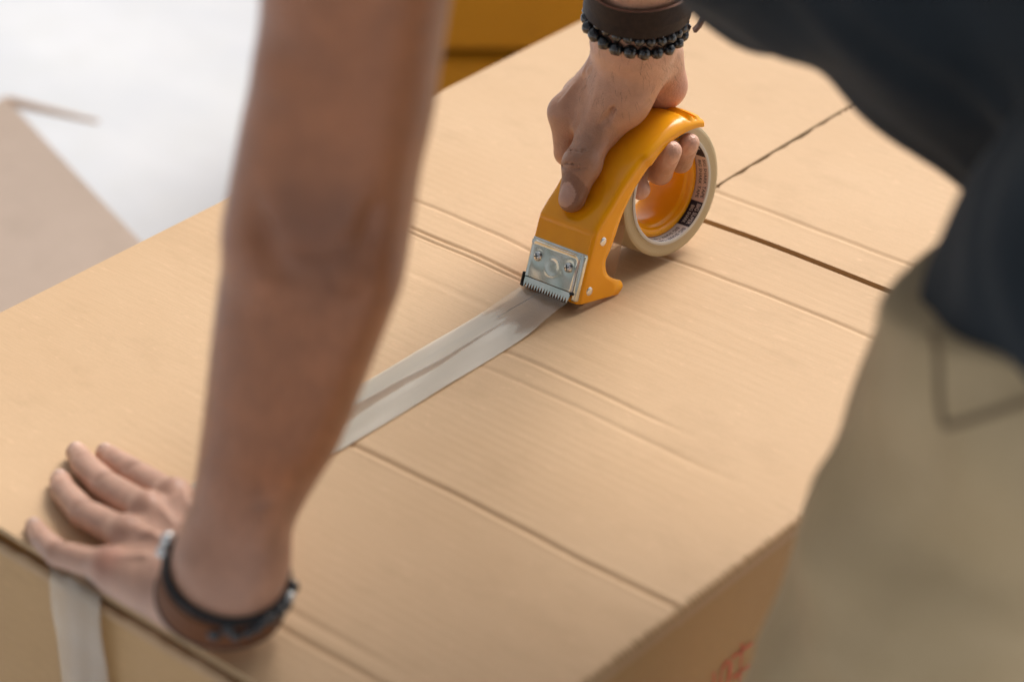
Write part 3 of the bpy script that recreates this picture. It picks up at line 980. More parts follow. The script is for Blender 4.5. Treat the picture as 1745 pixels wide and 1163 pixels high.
# ------------------------------------------------------------------ organic bodies: distance fields meshed by surface nets
class Field:
    def __init__(s, lo, hi, h):
        s.lo = np.array(lo, float); s.h = h
        s.n = np.ceil((np.array(hi) - s.lo) / h).astype(int) + 1
        s.D = np.full(tuple(s.n), 1.0, np.float32)
    def box(s, lo, hi):
        a = np.clip(np.floor((np.asarray(lo) - s.lo) / s.h).astype(int), 0, s.n)
        b = np.clip(np.ceil((np.asarray(hi) - s.lo) / s.h).astype(int) + 1, 0, s.n)
        if np.any(b <= a): return None, None
        sl = tuple(slice(i, j) for i, j in zip(a, b))
        ax = [(s.lo[i] + s.h * np.arange(a[i], b[i])).astype(np.float32) for i in range(3)]
        return sl, (ax[0][:, None, None], ax[1][None, :, None], ax[2][None, None, :])
    def cap(s, a, b, ra, rb, k=0.0, flat=None, fk=1.0):
        """tapered capsule; flat = direction that is squeezed by fk (> 1 thinner)"""
        a = np.asarray(a, float); b = np.asarray(b, float)
        pad = max(ra, rb) + max(k, 0.002) * 1.5 + 2 * s.h
        sl, X = s.box(np.minimum(a, b) - pad, np.maximum(a, b) + pad)
        if sl is None: return
        ab = b - a; L2 = max(float(ab @ ab), 1e-12)
        px = [X[i] - np.float32(a[i]) for i in range(3)]
        t = np.clip((px[0] * ab[0] + px[1] * ab[1] + px[2] * ab[2]) / L2, 0, 1)
        q = [px[i] - t * np.float32(ab[i]) for i in range(3)]
        d2 = q[0] ** 2 + q[1] ** 2 + q[2] ** 2
        if flat is not None:
            f = np.asarray(flat, float); f = f / np.linalg.norm(f)
            c = q[0] * f[0] + q[1] * f[1] + q[2] * f[2]
            d2 = d2 + c * c * np.float32(fk * fk - 1)
        d = np.sqrt(d2) - (ra + (rb - ra) * t)
        s.merge(sl, d, k)
    def merge(s, sl, d, k):
        cur = s.D[sl]
        if k > 0:
            h = np.clip(0.5 + 0.5 * (cur - d) / k, 0, 1)
            s.D[sl] = cur * (1 - h) + d * h - k * h * (1 - h)
        else:
            s.D[sl] = np.minimum(cur, d)
    def chain(s, pts, rad, k=0.0, **kw):
        for i in range(len(pts) - 1): s.cap(pts[i], pts[i + 1], rad[i], rad[i + 1], k, **kw)
    def ell(s, c, r, k=0.0, rot=None):
        c = np.asarray(c, float); r = np.asarray(r, float)
        pad = r.max() + k * 1.5 + 2 * s.h
        sl, X = s.box(c - pad, c + pad)
        if sl is None: return
        p = [X[i] - np.float32(c[i]) for i in range(3)]
        if rot is not None:
            p = [p[0] * rot[j][0] + p[1] * rot[j][1] + p[2] * rot[j][2] for j in range(3)]
        q = np.sqrt((p[0] / r[0]) ** 2 + (p[1] / r[1]) ** 2 + (p[2] / r[2]) ** 2)
        s.merge(sl, ((q - 1) * r.min()).astype(np.float32), k)
    def groove(s, pts, wdt, depth):
        """depth > 0 carves a crease along a polyline, < 0 raises a ridge"""
        pts = [np.asarray(p, float) for p in pts]
        pad = 3 * wdt + s.h
        sl, X = s.box(np.min(pts, 0) - pad, np.max(pts, 0) + pad)
        if sl is None: return
        best = None
        for a, b in zip(pts[:-1], pts[1:]):
            ab = b - a; L2 = max(float(ab @ ab), 1e-12)
            px = [X[i] - np.float32(a[i]) for i in range(3)]
            t = np.clip((px[0] * ab[0] + px[1] * ab[1] + px[2] * ab[2]) / L2, 0, 1)
            d2 = sum((px[i] - t * np.float32(ab[i])) ** 2 for i in range(3))
            best = d2 if best is None else np.minimum(best, d2)
        s.D[sl] += (1.6 * depth * np.exp(-best / wdt ** 2)).astype(np.float32)
    def cut(s, o, nrm):
        sl, X = s.box(s.lo, s.lo + s.h * s.n)
        nrm = np.asarray(nrm, float); nrm = nrm / np.linalg.norm(nrm)
        s.D = np.maximum(s.D, sum((X[i] - np.float32(o[i])) * np.float32(nrm[i]) for i in range(3)))
    def mesh(s):
        D = s.D; S = D < 0
        nx, ny, nz = D.shape
        cnt = np.zeros((nx - 1, ny - 1, nz - 1), np.uint8)
        for i in (0, 1):
            for j in (0, 1):
                for k in (0, 1): cnt += S[i:nx - 1 + i, j:ny - 1 + j, k:nz - 1 + k]
        act = (cnt > 0) & (cnt < 8)
        I = np.argwhere(act)
        idx = np.full(act.shape, -1, np.int32); idx[act] = np.arange(len(I))
        acc = np.zeros((len(I), 3)); num = np.zeros(len(I))
        corner = lambda o: D[I[:, 0] + o[0], I[:, 1] + o[1], I[:, 2] + o[2]].astype(float)
        cs = {(i, j, k): corner((i, j, k)) for i in (0, 1) for j in (0, 1) for k in (0, 1)}
        for ax in range(3):
            for u in (0, 1):
                for v in (0, 1):
                    o1 = [u, v]; o1.insert(ax, 0); o2 = [u, v]; o2.insert(ax, 1)
                    a = cs[tuple(o1)]; b = cs[tuple(o2)]
                    m_ = (a < 0) != (b < 0)
                    t = np.where(m_, a / np.where(m_, a - b, 1), 0)
                    p = np.tile(np.array(o1, float), (len(I), 1)); p[:, ax] = t
                    acc += p * m_[:, None]; num += m_
        V = s.lo + s.h * (I + acc / num[:, None])
        F = []
        for ax in range(3):
            sh = [slice(None)] * 3; sh2 = [slice(None)] * 3
            sh[ax] = slice(0, -1); sh2[ax] = slice(1, None)
            c = S[tuple(sh)] != S[tuple(sh2)]
            E = np.argwhere(c)
            o = [i for i in range(3) if i != ax]
            ok = (E[:, o[0]] > 0) & (E[:, o[1]] > 0) & (E[:, o[0]] < D.shape[o[0]] - 1) & (E[:, o[1]] < D.shape[o[1]] - 1)
            E = E[ok]
            q = []
            for (u, v) in ((-1, -1), (0, -1), (0, 0), (-1, 0)):
                e = E.copy(); e[:, o[0]] += u; e[:, o[1]] += v
                q.append(idx[e[:, 0], e[:, 1], e[:, 2]])
            Q = np.stack(q, 1)
            ins = S[E[:, 0], E[:, 1], E[:, 2]]
            flip = ins if ax != 1 else ~ins
            Q[~flip] = Q[~flip][:, ::-1]
            F.append(Q)
        F = np.concatenate(F)
        F = F[(F >= 0).all(1)]
        return V, F

def relax(V, F, it=1, lam=0.5):
    for _ in range(it):
        acc = np.zeros_like(V); n_ = np.zeros(len(V))
        for a, b in ((0, 1), (1, 2), (2, 3), (3, 0)):
            np.add.at(acc, F[:, a], V[F[:, b]]); np.add.at(acc, F[:, b], V[F[:, a]])
            np.add.at(n_, F[:, a], 1); np.add.at(n_, F[:, b], 1)
        V = V + lam * (acc / np.maximum(n_, 1)[:, None] - V)
    return V

def unit(v):
    v = np.asarray(v, float); return v / np.linalg.norm(v)

def knuckle_lines(Fd, a, b, r, dorsal, pos, n=3, gap=0.0022, w_=0.0008, depth=0.0006, half=0.75):
    """short creases across the back of a finger joint"""
    ax = unit(np.asarray(b) - np.asarray(a)); d = np.asarray(dorsal, float); d = unit(d - ax * (d @ ax)); s = np.cross(ax, d)
    for i in range(n):
        c = np.asarray(pos) + ax * gap * (i - (n - 1) / 2)
        pts = [c + r * (d * math.cos(t) + s * math.sin(t)) + ax * 0.0012 * math.cos(t * 2) * (i - (n - 1) / 2) for t in np.linspace(-half, half, 6)]
        Fd.groove(pts, w_, depth)

def nail(Fd, tip, back, r, dorsal, wdt, ln):
    """a nail: a slightly flattened plate with a groove round it"""
    ax = unit(np.asarray(tip) - np.asarray(back)); d = np.asarray(dorsal, float); d = unit(d - ax * (d @ ax)); s = np.cross(ax, d)
    c = np.asarray(tip) + d * r
    pts = []
    for t in np.linspace(math.pi * 0.5, math.pi * 1.5, 9):
        u = math.sin(t) * wdt; q = math.cos(t) * ln
        pts.append(c + ax * (q * 0.9 + 0.001) + s * u - d * (r - math.sqrt(max(r * r - u * u, 0))) * 0.9)
    a0 = c + ax * ln * 0.75 + s * wdt - d * (r - math.sqrt(max(r * r - wdt * wdt, 0)))
    a1 = c + ax * ln * 0.75 - s * wdt - d * (r - math.sqrt(max(r * r - wdt * wdt, 0)))
    Fd.groove([a0] + pts + [a1], 0.0010, 0.0013)
    Fd.groove([a0 + ax * .001, c + ax * (ln * 1.0), a1 + ax * .001], 0.0008, 0.0005)
    return c, ax, s, d

TINTS = []          # (centre, radius, colour, weight) soft spots of skin colour
H_ = 0.0011

# ---------------- left arm and hand (palm flat on the box)
LW = np.array((0.1189, -0.4545, 0.0501))
AX = [(0.1189, -0.4545, 0.0501), (0.1275, -0.4412, 0.1070), (0.1385, -0.4268, 0.1604), (0.1469, -0.4119, 0.2230), (0.1551, -0.3974, 0.2834),
      (0.1630, -0.3905, 0.3406), (0.1696, -0.3853, 0.3778), (0.1756, -0.3823, 0.4322), (0.1833, -0.3791, 0.4848), (0.1929, -0.3708, 0.5652)]
AR = [0.0310, 0.0312, 0.0395, 0.0462, 0.0505, 0.0490, 0.0485, 0.0500, 0.0505, 0.0515]
Lf = Field((-0.135, -0.52, -0.006), (0.27, -0.30, 0.60), 0.0013)
_c = catmull(np.array([[*p, r_] for p, r_ in zip(AX, AR)]), 4)
Lf.chain([p[:3] for p in _c], [float(p[3]) for p in _c], 0.006)
# elbow: point of the elbow, the two muscle masses beside it
FWH = np.array((0.5511, -0.6466, 0.5275))       # towards the viewer
def toward(p, d, sx=0.0, sz=0.0):
    return np.asarray(p) + FWH * d + np.array(CR) * sx + np.array(CU) * sz
Lf.ell(toward(AX[4], 0.034, 0.004, 0.012), (0.020, 0.020, 0.024), 0.022)
Lf.cap(toward(AX[4], 0.020, -0.024, 0.0), toward(AX[6], 0.018, -0.022, 0), 0.020, 0.018, 0.03)
Lf.cap(toward(AX[4], 0.016, 0.018, -0.03), toward(AX[2], 0.014, 0.010, 0), 0.020, 0.016, 0.03)
Lf.groove([toward(AX[4], 0.052, -0.022, 0.028), toward(AX[4], 0.050, -0.026, 0.000), toward(AX[4], 0.050, -0.020, -0.022)], 0.008, 0.0035)
Lf.groove([toward(AX[4], 0.054, 0.030, 0.030), toward(AX[4], 0.052, 0.032, 0.0), toward(AX[4], 0.050, 0.024, -0.03)], 0.008, 0.003)
for i, dz in enumerate((-0.010, -0.002, 0.007, 0.016)):
    Lf.groove([toward(AX[4], 0.055, -0.016 + 0.002 * i, dz), toward(AX[4], 0.056, 0.004, dz - 0.004), toward(AX[4], 0.055, 0.020, dz + 0.001)], 0.0028, 0.0014)
Lf.groove([toward(AX[1], 0.036, 0.012, 0.006), toward(AX[1], 0.036, 0.014, -0.004)], 0.004, -0.0018)
# palm: carpus and metacarpals
Cc = np.array((0.0930, -0.4480, 0.0270))
MC = [np.array((0.005, -0.394, 0.0250)), np.array((0.006, -0.417, 0.0265)), np.array((0.013, -0.4425, 0.0245)), np.array((0.024, -0.4690, 0.0200))]
PI_ = [np.array((-0.046, -0.3825, 0.0150)), np.array((-0.050, -0.4060, 0.0160)), np.array((-0.039, -0.4360, 0.0155)), np.array((-0.019, -0.4755, 0.0135))]
DI = [np.array((-0.073, -0.377, 0.0105)), np.array((-0.0860, -0.3940, 0.0110)), np.array((-0.0740, -0.4235, 0.0105)), np.array((-0.0420, -0.4690, 0.0100))]
TI = [np.array((-0.0895, -0.3715, 0.0075)), np.array((-0.1050, -0.3845, 0.0078)), np.array((-0.0890, -0.4135, 0.0075)), np.array((-0.0610, -0.4605, 0.0070))]
Lf.cap(LW + (0.004, 0.002, 0.01), Cc, 0.031, 0.024, 0.02, flat=(0, 0, 1), fk=1.0)
for i in range(4):
    Lf.cap(Cc + (0, 0.012 - 0.009 * i, 0), MC[i], 0.019, (0.0120, 0.0125, 0.0120, 0.0112)[i], 0.012)
Lf.cap(Cc + (0.004, -0.018, -0.004), MC[3] + (0.010, 0.0, -0.004), 0.019, 0.0125, 0.012)       # hypothenar edge
Lf.cap(Cc + (-0.004, 0.020, -0.004), np.array((0.060, -0.375, 0.018)), 0.020, 0.014, 0.012)    # thenar
for i in range(4):      # knuckles and tendons
    Lf.ell(MC[i] + (0.001, 0, 0.0035), (0.0098, 0.0092, 0.0092), 0.006)
    Lf.groove([MC[i] + (0.012, -0.001, 0.012), MC[i] * 0.55 + Cc * 0.45 + (0, 0.004 - .003 * i, 0.0195)], 0.0030, -0.0014)
for i in range(3):
    g_ = (MC[i] + MC[i + 1]) / 2
    Lf.groove([g_ + (-0.002, 0, 0.012), g_ * 0.6 + Cc * 0.4 + (0, 0, 0.020)], 0.0055, 0.0022)
Lf.groove([(0.050, -0.425, 0.046), (0.058, -0.436, 0.048), (0.050, -0.450, 0.044), (0.040, -0.460, 0.036)], 0.0018, -0.0012)   # veins
Lf.groove([(0.030, -0.452, 0.038), (0.045, -0.440, 0.045), (0.060, -0.440, 0.048)], 0.0016, -0.0011)
Ff = Field((-0.135, -0.52, -0.006), (0.27, -0.30, 0.09), 0.0013)
rr_ = ((0.0112, 0.0102, 0.0090, 0.0074), (0.0116, 0.0106, 0.0092, 0.0077), (0.0112, 0.0100, 0.0088, 0.0073), (0.0100, 0.0089, 0.0078, 0.0065))
for i in range(4):
    Ff.chain([MC[i], PI_[i], DI[i], TI[i]], rr_[i], 0.0012)
th = [np.array((0.060, -0.375, 0.018)), np.array((0.048, -0.352, 0.013)), np.array((0.030, -0.345, 0.0095))]
Ff.chain(th, (0.0125, 0.0105, 0.0085), 0.002)
sl, _ = Lf.box(Ff.lo, Ff.lo + Ff.h * (Ff.n - 1))
sub = Lf.D[sl]
fd = Ff.D[:sub.shape[0], :sub.shape[1], :sub.shape[2]]
Lf.merge(tuple(slice(x.start, x.start + y) for x, y in zip(sl, fd.shape)), fd, 0.007)
for i in range(4):
    knuckle_lines(Lf, MC[i], DI[i], rr_[i][1] * 0.97, (0, 0, 1), PI_[i], 4, 0.0026, 0.0009, 0.0009, 0.9)
    knuckle_lines(Lf, PI_[i], TI[i], rr_[i][2] * 0.97, (0, 0, 1), DI[i], 2, 0.0022, 0.0008, 0.0007)
    c_, a_, s_, d_ = nail(Lf, TI[i], DI[i], rr_[i][3] * 1.0, (0, 0, 1), 0.0054, 0.0062)
    TINTS.append((c_ + a_ * 0.001, 0.0062, (0.66, 0.47, 0.40), 0.75))
    TINTS.append((PI_[i] + (0, 0, rr_[i][1]), 0.0085, (0.30, 0.15, 0.10), 0.5))
    TINTS.append((DI[i] + (0, 0, rr_[i][2]), 0.006, (0.36, 0.18, 0.12), 0.4))
    TINTS.append((MC[i] + (0, 0, 0.013), 0.010, (0.42, 0.22, 0.155), 0.4))
Lf.D = np.maximum(Lf.D, -(Lf.lo[2] + Lf.h * np.arange(Lf.n[2]))[None, None, :].astype(np.float32) + np.where(
    (Lf.lo[1] + Lf.h * np.arange(Lf.n[1]) > YN)[None, :, None], 0.0012, -0.004).astype(np.float32))      # palm pressed flat on the board
LV, LF = Lf.mesh()
LV = relax(LV, LF, 1)

# ---------------- right arm and hand (gripping the dispenser), local millimetres
def q_(*v): return dw(v)
Rw = q_(2, 103, 171)
Rel = np.array((0.040, 0.075, 0.430)); Rsh = np.array((0.17, 0.07, 0.62))
Rf = Field((-0.10, -0.03, 0.03), (0.26, 0.20, 0.64), 0.0013)
Rf.cap(Rw, Rw + (Rel - Rw) * 0.45, 0.0300, 0.040, 0.012)
Rf.cap(Rw + (Rel - Rw) * 0.45, Rel, 0.040, 0.047, 0.012)
Rf.cap(Rel, Rsh, 0.048, 0.056, 0.02)
tm, ti, tt = q_(-12, 73, 108), q_(-6, 48, 88.5), q_(-2, 31, 67.5)
cmc = q_(-4, 99, 137)
mcp = [q_(-45, 72, 114), q_(-48, 93, 121), q_(-46, 113, 121), q_(-38, 131, 115)]
carp = q_(-2, 104, 156)
Rf.cap(Rw, carp, 0.0300, 0.0250, 0.014)
for i in range(4):
    Rf.cap(carp, mcp[i], 0.0200, (0.0130, 0.0130, 0.0120, 0.0110)[i], 0.014)
Rf.cap(carp + (q_(4, 0, 0) - q_(0, 0, 0)), tm, 0.0230, 0.0150, 0.012)
Rf.ell(q_(1, 92, 130), (0.020, 0.022, 0.024), 0.012)
Rf.cap(q_(10, 126, 158), q_(-4, 142, 124), 0.0165, 0.0165, 0.008)          # heel of the palm behind
Rf.cap(q_(-28, 116, 140), q_(-6, 140, 122), 0.018, 0.016, 0.012)
Rf.cap(q_(-34, 80, 112), q_(-16, 84, 108), 0.012, 0.013, 0.014)             # web of the thumb
# tendon of the thumb, veins and folds on its base
Rf.groove([q_(-2, 82, 157), q_(-8, 70, 135), q_(-10, 64, 119)], 0.0032, -0.0015)
Rf.groove([q_(14, 86, 148), q_(8, 72, 130), q_(0, 64, 117)], 0.0022, 0.0016)
Rf.groove([q_(10, 76, 137), q_(6, 70, 124), q_(3, 70, 114)], 0.0020, 0.0015)
Rf.groove([q_(-26, 72, 142), q_(-28, 62, 126), q_(-24, 60, 116)], 0.0050, 0.0026)
Rf.groove([q_(-22, 80, 160), q_(-34, 70, 140), q_(-40, 62, 126)], 0.0026, -0.0012)
Rf.groove([q_(-10, 82, 165), q_(-24, 72, 150), q_(-30, 66, 138)], 0.0018, -0.0010)
Rg = Field((-0.09, -0.02, 0.03), (0.10, 0.20, 0.20), 0.0013)
Rfing = [([mcp[0], q_(-42, 69, 82), q_(-6, 99, 71), q_(14, 89, 58)], (0.0128, 0.0112, 0.0095, 0.0082)),
         ([mcp[1], q_(-43, 93, 84), q_(14, 112.5, 64), q_(31, 108, 88)], (0.0125, 0.0108, 0.0096, 0.0086)),
         ([mcp[2], q_(-43, 115, 84), q_(17, 133, 67), q_(30, 130, 87)], (0.0118, 0.0102, 0.0090, 0.0080)),
         ([mcp[3], q_(-38, 136, 84), q_(0, 146, 72), q_(10, 140, 68)], (0.0108, 0.0092, 0.0078, 0.0068))]
for pts, rad in Rfing: Rg.chain(pts, rad, 0.002)
pn3 = unit(np.cross(q_(1, 0, 0) - q_(0, 0, 0), ti - tt)); pn3 = pn3 if pn3[2] > 0 else -pn3
Rg.chain([cmc, tm, ti, tt], (0.0185, 0.0158, 0.0142, 0.0112), 0.004, flat=pn3, fk=1.15)
Rg.ell(ti + pn3 * 0.001, (0.0145, 0.0145, 0.0135), 0.006)
sl, _ = Rf.box(Rg.lo, Rg.lo + Rg.h * (Rg.n - 1))
fd = Rg.D
st = [int(round((Rg.lo[i] - Rf.lo[i]) / Rf.h)) for i in range(3)]
cutn = [min(fd.shape[i], Rf.D.shape[i] - st[i]) for i in range(3)]
Rf.merge(tuple(slice(st[i], st[i] + cutn[i]) for i in range(3)), fd[:cutn[0], :cutn[1], :cutn[2]], 0.007)
shift = Rf.lo + Rf.h * np.array(st) - Rg.lo
knuckle_lines(Rf, tm, tt, 0.0142 / 1.1, pn3, ti, 6, 0.0026, 0.0009, 0.0017, 0.95)
knuckle_lines(Rf, tm, ti, 0.0150 / 1.1, pn3, tm * 0.45 + ti * 0.55, 3, 0.0035, 0.0010, 0.0005, 0.7)
c_, a_, s_, d_ = nail(Rf, tt + unit(tt - ti) * 0.000, ti, 0.0112 / 1.12, pn3, 0.0084, 0.0098)
TN = (c_, a_, s_, d_)
for (pts, rad), wv in zip(Rfing[:3], (0.0055, 0.0062, 0.0056)):
    nd = (EX * 0.9 - EY * 0.35 + EZ * 0.15)
    c2, a2, s2, d2_ = nail(Rf, pts[3] - unit(pts[3] - pts[2]) * 0.001, pts[2], rad[3], nd, wv, 0.0075)
    TINTS.append((c2 + a2 * .001, 0.0075, (0.60, 0.40, 0.33), 0.6))
    TINTS.append((pts[3], 0.017, (0.74, 0.43, 0.32), 0.75))  # pale finger pads, lightened further in the tint for side light
    TINTS.append((pts[2], 0.009, (0.36, 0.19, 0.13), 0.35))
    knuckle_lines(Rf, pts[2], pts[3], rad[2], nd, pts[2] * 0.65 + pts[3] * 0.35, 2, 0.003, 0.0008, 0.0006)
TINTS += [(q_(6, 140, 130), 0.028, (0.60, 0.29, 0.22), 0.8), (ti + pn3 * .010 - (tm - ti) * .15, 0.019, (0.26, 0.12, 0.066), 0.55), (tt, 0.022, (0.30, 0.15, 0.09), 0.55),  # thumb joint and tip: brown skin with the lower side's shade painted in
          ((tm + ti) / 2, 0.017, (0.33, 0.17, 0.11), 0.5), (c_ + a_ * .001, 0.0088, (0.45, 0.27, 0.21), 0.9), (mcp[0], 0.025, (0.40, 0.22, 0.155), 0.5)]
RV, RFc = Rf.mesh()
RV = relax(RV, RFc, 1)

# ---------------- the rest of the body (torso, neck, head, legs), coarser, under the clothes
Bf = Field((-0.24, -0.48, -0.62), (0.78, 0.28, 1.02), 0.009)
PEL, CHE, NCK = np.array((0.582, -0.115, 0.275)), np.array((0.245, -0.075, 0.605)), np.array((0.10, -0.13, 0.70))
MID = np.array((0.470, -0.050, 0.470))
Lsh = np.array((0.1990, -0.3450, 0.6150))
MIDB = (PEL + CHE) / 2 + np.array((0.035, 0.045, 0.03))
LUM = np.array((0.545, -0.030, 0.375))
Bf.cap(PEL + (0, -0.06, -0.02), PEL + (0, 0.06, -0.02), 0.095, 0.095, 0.04)
Bf.chain([PEL + (0, 0, -0.02), LUM, MIDB], [0.095, 0.090, 0.090], 0.04)
Bf.cap(MIDB + (0, -0.02, 0), CHE + (0, -0.04, 0), 0.084, 0.092, 0.03)
Bf.cap(MIDB + (0, 0.02, 0), CHE + (0, 0.04, 0), 0.084, 0.092, 0.03)
Bf.cap(CHE + (-0.05, -0.07, .02), Lsh, 0.068, 0.056, 0.02); Bf.cap(CHE + (-0.05, 0.07, .02), Rsh, 0.068, 0.056, 0.02)
Bf.cap(AX[8], Lsh, 0.048, 0.055, 0.03)
HD = np.array((-0.05, -0.14, 0.85))
Bf.cap(NCK, HD + (0.04, 0, -0.03), 0.062, 0.056, 0.04)
Bf.ell(HD, (0.098, 0.076, 0.115), 0.02)
Bf.ell(HD + (-0.055, 0, -0.055), (0.055, 0.052, 0.055), 0.03)
Bf.cap(HD + (-0.092, 0, 0.0), HD + (-0.118, 0, -0.035), 0.010, 0.015, 0.012)       # nose
Bf.ell(HD + (-0.100, 0, -0.068), (0.012, 0.024, 0.007), 0.006); Bf.ell(HD + (-0.098, 0, -0.082), (0.012, 0.021, 0.008), 0.006)
for sy in (-1, 1): Bf.ell(HD + (0.012, sy * 0.080, -0.01), (0.020, 0.010, 0.032), 0.006)
for sy, kn, ft in ((-1, (0.445, -0.300, -0.16), (0.455, -0.330, -0.52)), (1, (0.485, -0.030, -0.16), (0.56, -0.02, -0.52))):
    hp = PEL + (-0.02, sy * 0.085, -0.03)
    Bf.cap(hp, kn, 0.074, 0.052, 0.03); Bf.cap(kn, ft, 0.052, 0.036, 0.03)
    Bf.cap(ft, np.array(ft) + (-0.10, 0, -0.035), 0.036, 0.026, 0.02)
BV, BF = Bf.mesh()
BV = relax(BV, BF, 2)

person = thing('person', 'person in a charcoal shirt and khaki trousers leaning over the box with both arms down', 'person', (0.50, -0.17, 0))
V = np.concatenate([LV, RV, BV]); nl, nr2 = len(LV), len(RV)
F = np.concatenate([LF, RFc + nl, BF + nl + nr2])
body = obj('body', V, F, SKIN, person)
# skin colour per vertex
col = np.empty((len(V), 3))
col[:] = (0.36, 0.185, 0.112)
zl = V[:, 2]
isL = np.arange(len(V)) < nl
isR = (np.arange(len(V)) >= nl) & (np.arange(len(V)) < nl + nr2)
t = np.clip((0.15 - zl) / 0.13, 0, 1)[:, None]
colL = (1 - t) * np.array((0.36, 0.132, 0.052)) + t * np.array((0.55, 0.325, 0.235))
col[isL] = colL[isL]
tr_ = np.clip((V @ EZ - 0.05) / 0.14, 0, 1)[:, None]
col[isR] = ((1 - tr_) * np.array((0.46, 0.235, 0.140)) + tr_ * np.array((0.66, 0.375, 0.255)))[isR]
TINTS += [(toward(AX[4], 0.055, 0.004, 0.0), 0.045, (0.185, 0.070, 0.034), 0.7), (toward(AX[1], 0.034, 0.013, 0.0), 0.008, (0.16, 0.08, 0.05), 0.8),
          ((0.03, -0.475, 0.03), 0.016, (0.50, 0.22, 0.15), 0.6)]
for c0, r0, k0, w0 in TINTS:
    wgt = w0 * np.exp(-((((V - np.asarray(c0)) ** 2).sum(1)) / (r0 * 0.8) ** 2) ** 1.5)[:, None]
    col = col * (1 - wgt) + np.array(k0) * wgt
# thumb nail plate, with cuticle shade painted into the dark skin round it
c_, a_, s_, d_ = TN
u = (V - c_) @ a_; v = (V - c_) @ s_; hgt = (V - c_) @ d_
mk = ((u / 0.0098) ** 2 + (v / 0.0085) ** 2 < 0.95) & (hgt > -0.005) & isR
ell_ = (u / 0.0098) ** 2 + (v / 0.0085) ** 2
nail_shade = isR & (ell_ < 3.2) & (hgt > -0.012)
col[nail_shade] = col[nail_shade] * 0.45 + np.array((0.21, 0.095, 0.055)) * 0.55
col[mk] = col[mk] * 0.2 + np.array((0.60, 0.37, 0.29)) * 0.8
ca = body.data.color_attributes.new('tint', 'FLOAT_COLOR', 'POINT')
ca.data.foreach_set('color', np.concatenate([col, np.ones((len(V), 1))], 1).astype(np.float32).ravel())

# fine dark hairs on the forearms and the back of the gripping hand
nv_ = np.zeros(len(body.data.vertices) * 3); body.data.vertices.foreach_get('normal', nv_); nv_ = nv_.reshape(-1, 3)
def hairs(mask, along, count, ln):
    ids = np.where(mask)[0]; ids = rng.choice(ids, min(count, len(ids)), replace=False)
    VV, FF = [], []
    for i in ids:
        p = V[i]; n_ = nv_[i]; a_ = along - n_ * (along @ n_) + rng.normal(0, 0.35, 3); a_ = a_ - n_ * (a_ @ n_); a_ = unit(a_)
        sd_ = np.cross(n_, a_); l_ = ln * rng.uniform(0.5, 1.2); b0 = len(VV)
        for t_, lift_, wd_ in ((0, -0.0004, 0.00007), (0.35, 0.0009, 0.00006), (0.7, 0.0013, 0.00005), (1.0, 0.0012, 0.00001)):
            c0 = p + a_ * l_ * t_ + n_ * lift_ + sd_ * 0.0012 * t_ * t_
            VV += [c0 + sd_ * wd_, c0 - sd_ * wd_]
        for k in range(3): FF.append([b0 + 2 * k, b0 + 2 * k + 1, b0 + 2 * k + 3, b0 + 2 * k + 2])
    return VV, FF
rl = V @ EZ
h1 = hairs(isR & (V[:, 2] > 0.135) & (V[:, 2] < 0.34), unit(Rw - Rel), 900, 0.009)
h2 = hairs(isL & (V[:, 2] > 0.10) & (V[:, 2] < 0.30), unit(LW - np.array(AX[4])), 1500, 0.013)
ho = obj('arm_hair', h1[0] + h2[0], h1[1] + [[i + len(h1[0]) for i in q] for q in h2[1]], HAIR, person)
tag(ho, kind='stuff')
# head hair and eyes
Hf = Field((-0.22, -0.28, 0.72), (0.12, 0.00, 1.02), 0.006)
Hf.ell(HD + (0.012, 0, 0.018), (0.104, 0.084, 0.112), 0.0)
Hf.cut(HD + (-0.045, 0, 0.02), (-0.9, 0, -0.55))
hv, hf = Hf.mesh()
hv = hv + rng.normal(0, 0.0012, hv.shape)
obj('hair', hv, hf, HAIR, person)
for sy in (-1, 1):
    e = HD + np.array((-0.092, sy * 0.032, 0.002))
    V, F = [], []
    for i in range(9):
        for j in range(14):
            a, b = math.pi * i / 8, 2 * math.pi * j / 14
            V.append(e + 0.012 * np.array((math.sin(a) * math.cos(b), math.sin(a) * math.sin(b), math.cos(a))))
    for i in range(8):
        for j in range(14): F.append([i * 14 + j, i * 14 + (j + 1) % 14, (i + 1) * 14 + (j + 1) % 14, (i + 1) * 14 + j])
    eo = obj('eye', V, F, EYE_W, person)
    V = [e + (-0.0119, 0.005 * math.cos(2 * math.pi * i / 14), 0.005 * math.sin(2 * math.pi * i / 14)) for i in range(14)]
    obj('iris', V, [list(range(14))], EYE_D, eo, smooth=False)

# ---------------- clothes
def wobble(Fd, amp, fx, ph):
    ax = [Fd.lo[i] + Fd.h * np.arange(Fd.n[i]) for i in range(3)]
    X, Y, Z = ax[0][:, None, None], ax[1][None, :, None], ax[2][None, None, :]
    a, b, c = fx
    Fd.D += (amp * np.sin(a * X + b * Y + c * Z + ph + 1.5 * np.sin(0.6 * b * X - 0.7 * a * Z + ph))).astype(np.float32)
Sf = Field((0.00, -0.48, 0.16), (0.80, 0.28, 0.84), 0.005)
C1, C2 = np.array((0.287, -0.085, 0.466)), np.array((0.4600, -0.0600, 0.3700))     # the loose front of the shirt hangs down
Sf.cap(PEL + (0.008, -0.058, 0.03), PEL + (-0.005, 0.075, 0.03), 0.136, 0.136, 0.05)
Sf.chain([PEL + (0.012, 0.0, 0.02), LUM, MIDB, CHE], [0.134, 0.118, 0.114, 0.126], 0.03)
Sf.cap(LUM, C2 + (0.01, 0.06, 0.01), 0.112, 0.098, 0.02)
Sf.cap(C2 + (0, 0.02, 0.0), MIDB, 0.098, 0.112, 0.03)
Sf.cap(PEL + (0.02, 0.0, -0.02), PEL + (0.03, 0.02, .06), 0.136, 0.130, 0.04)
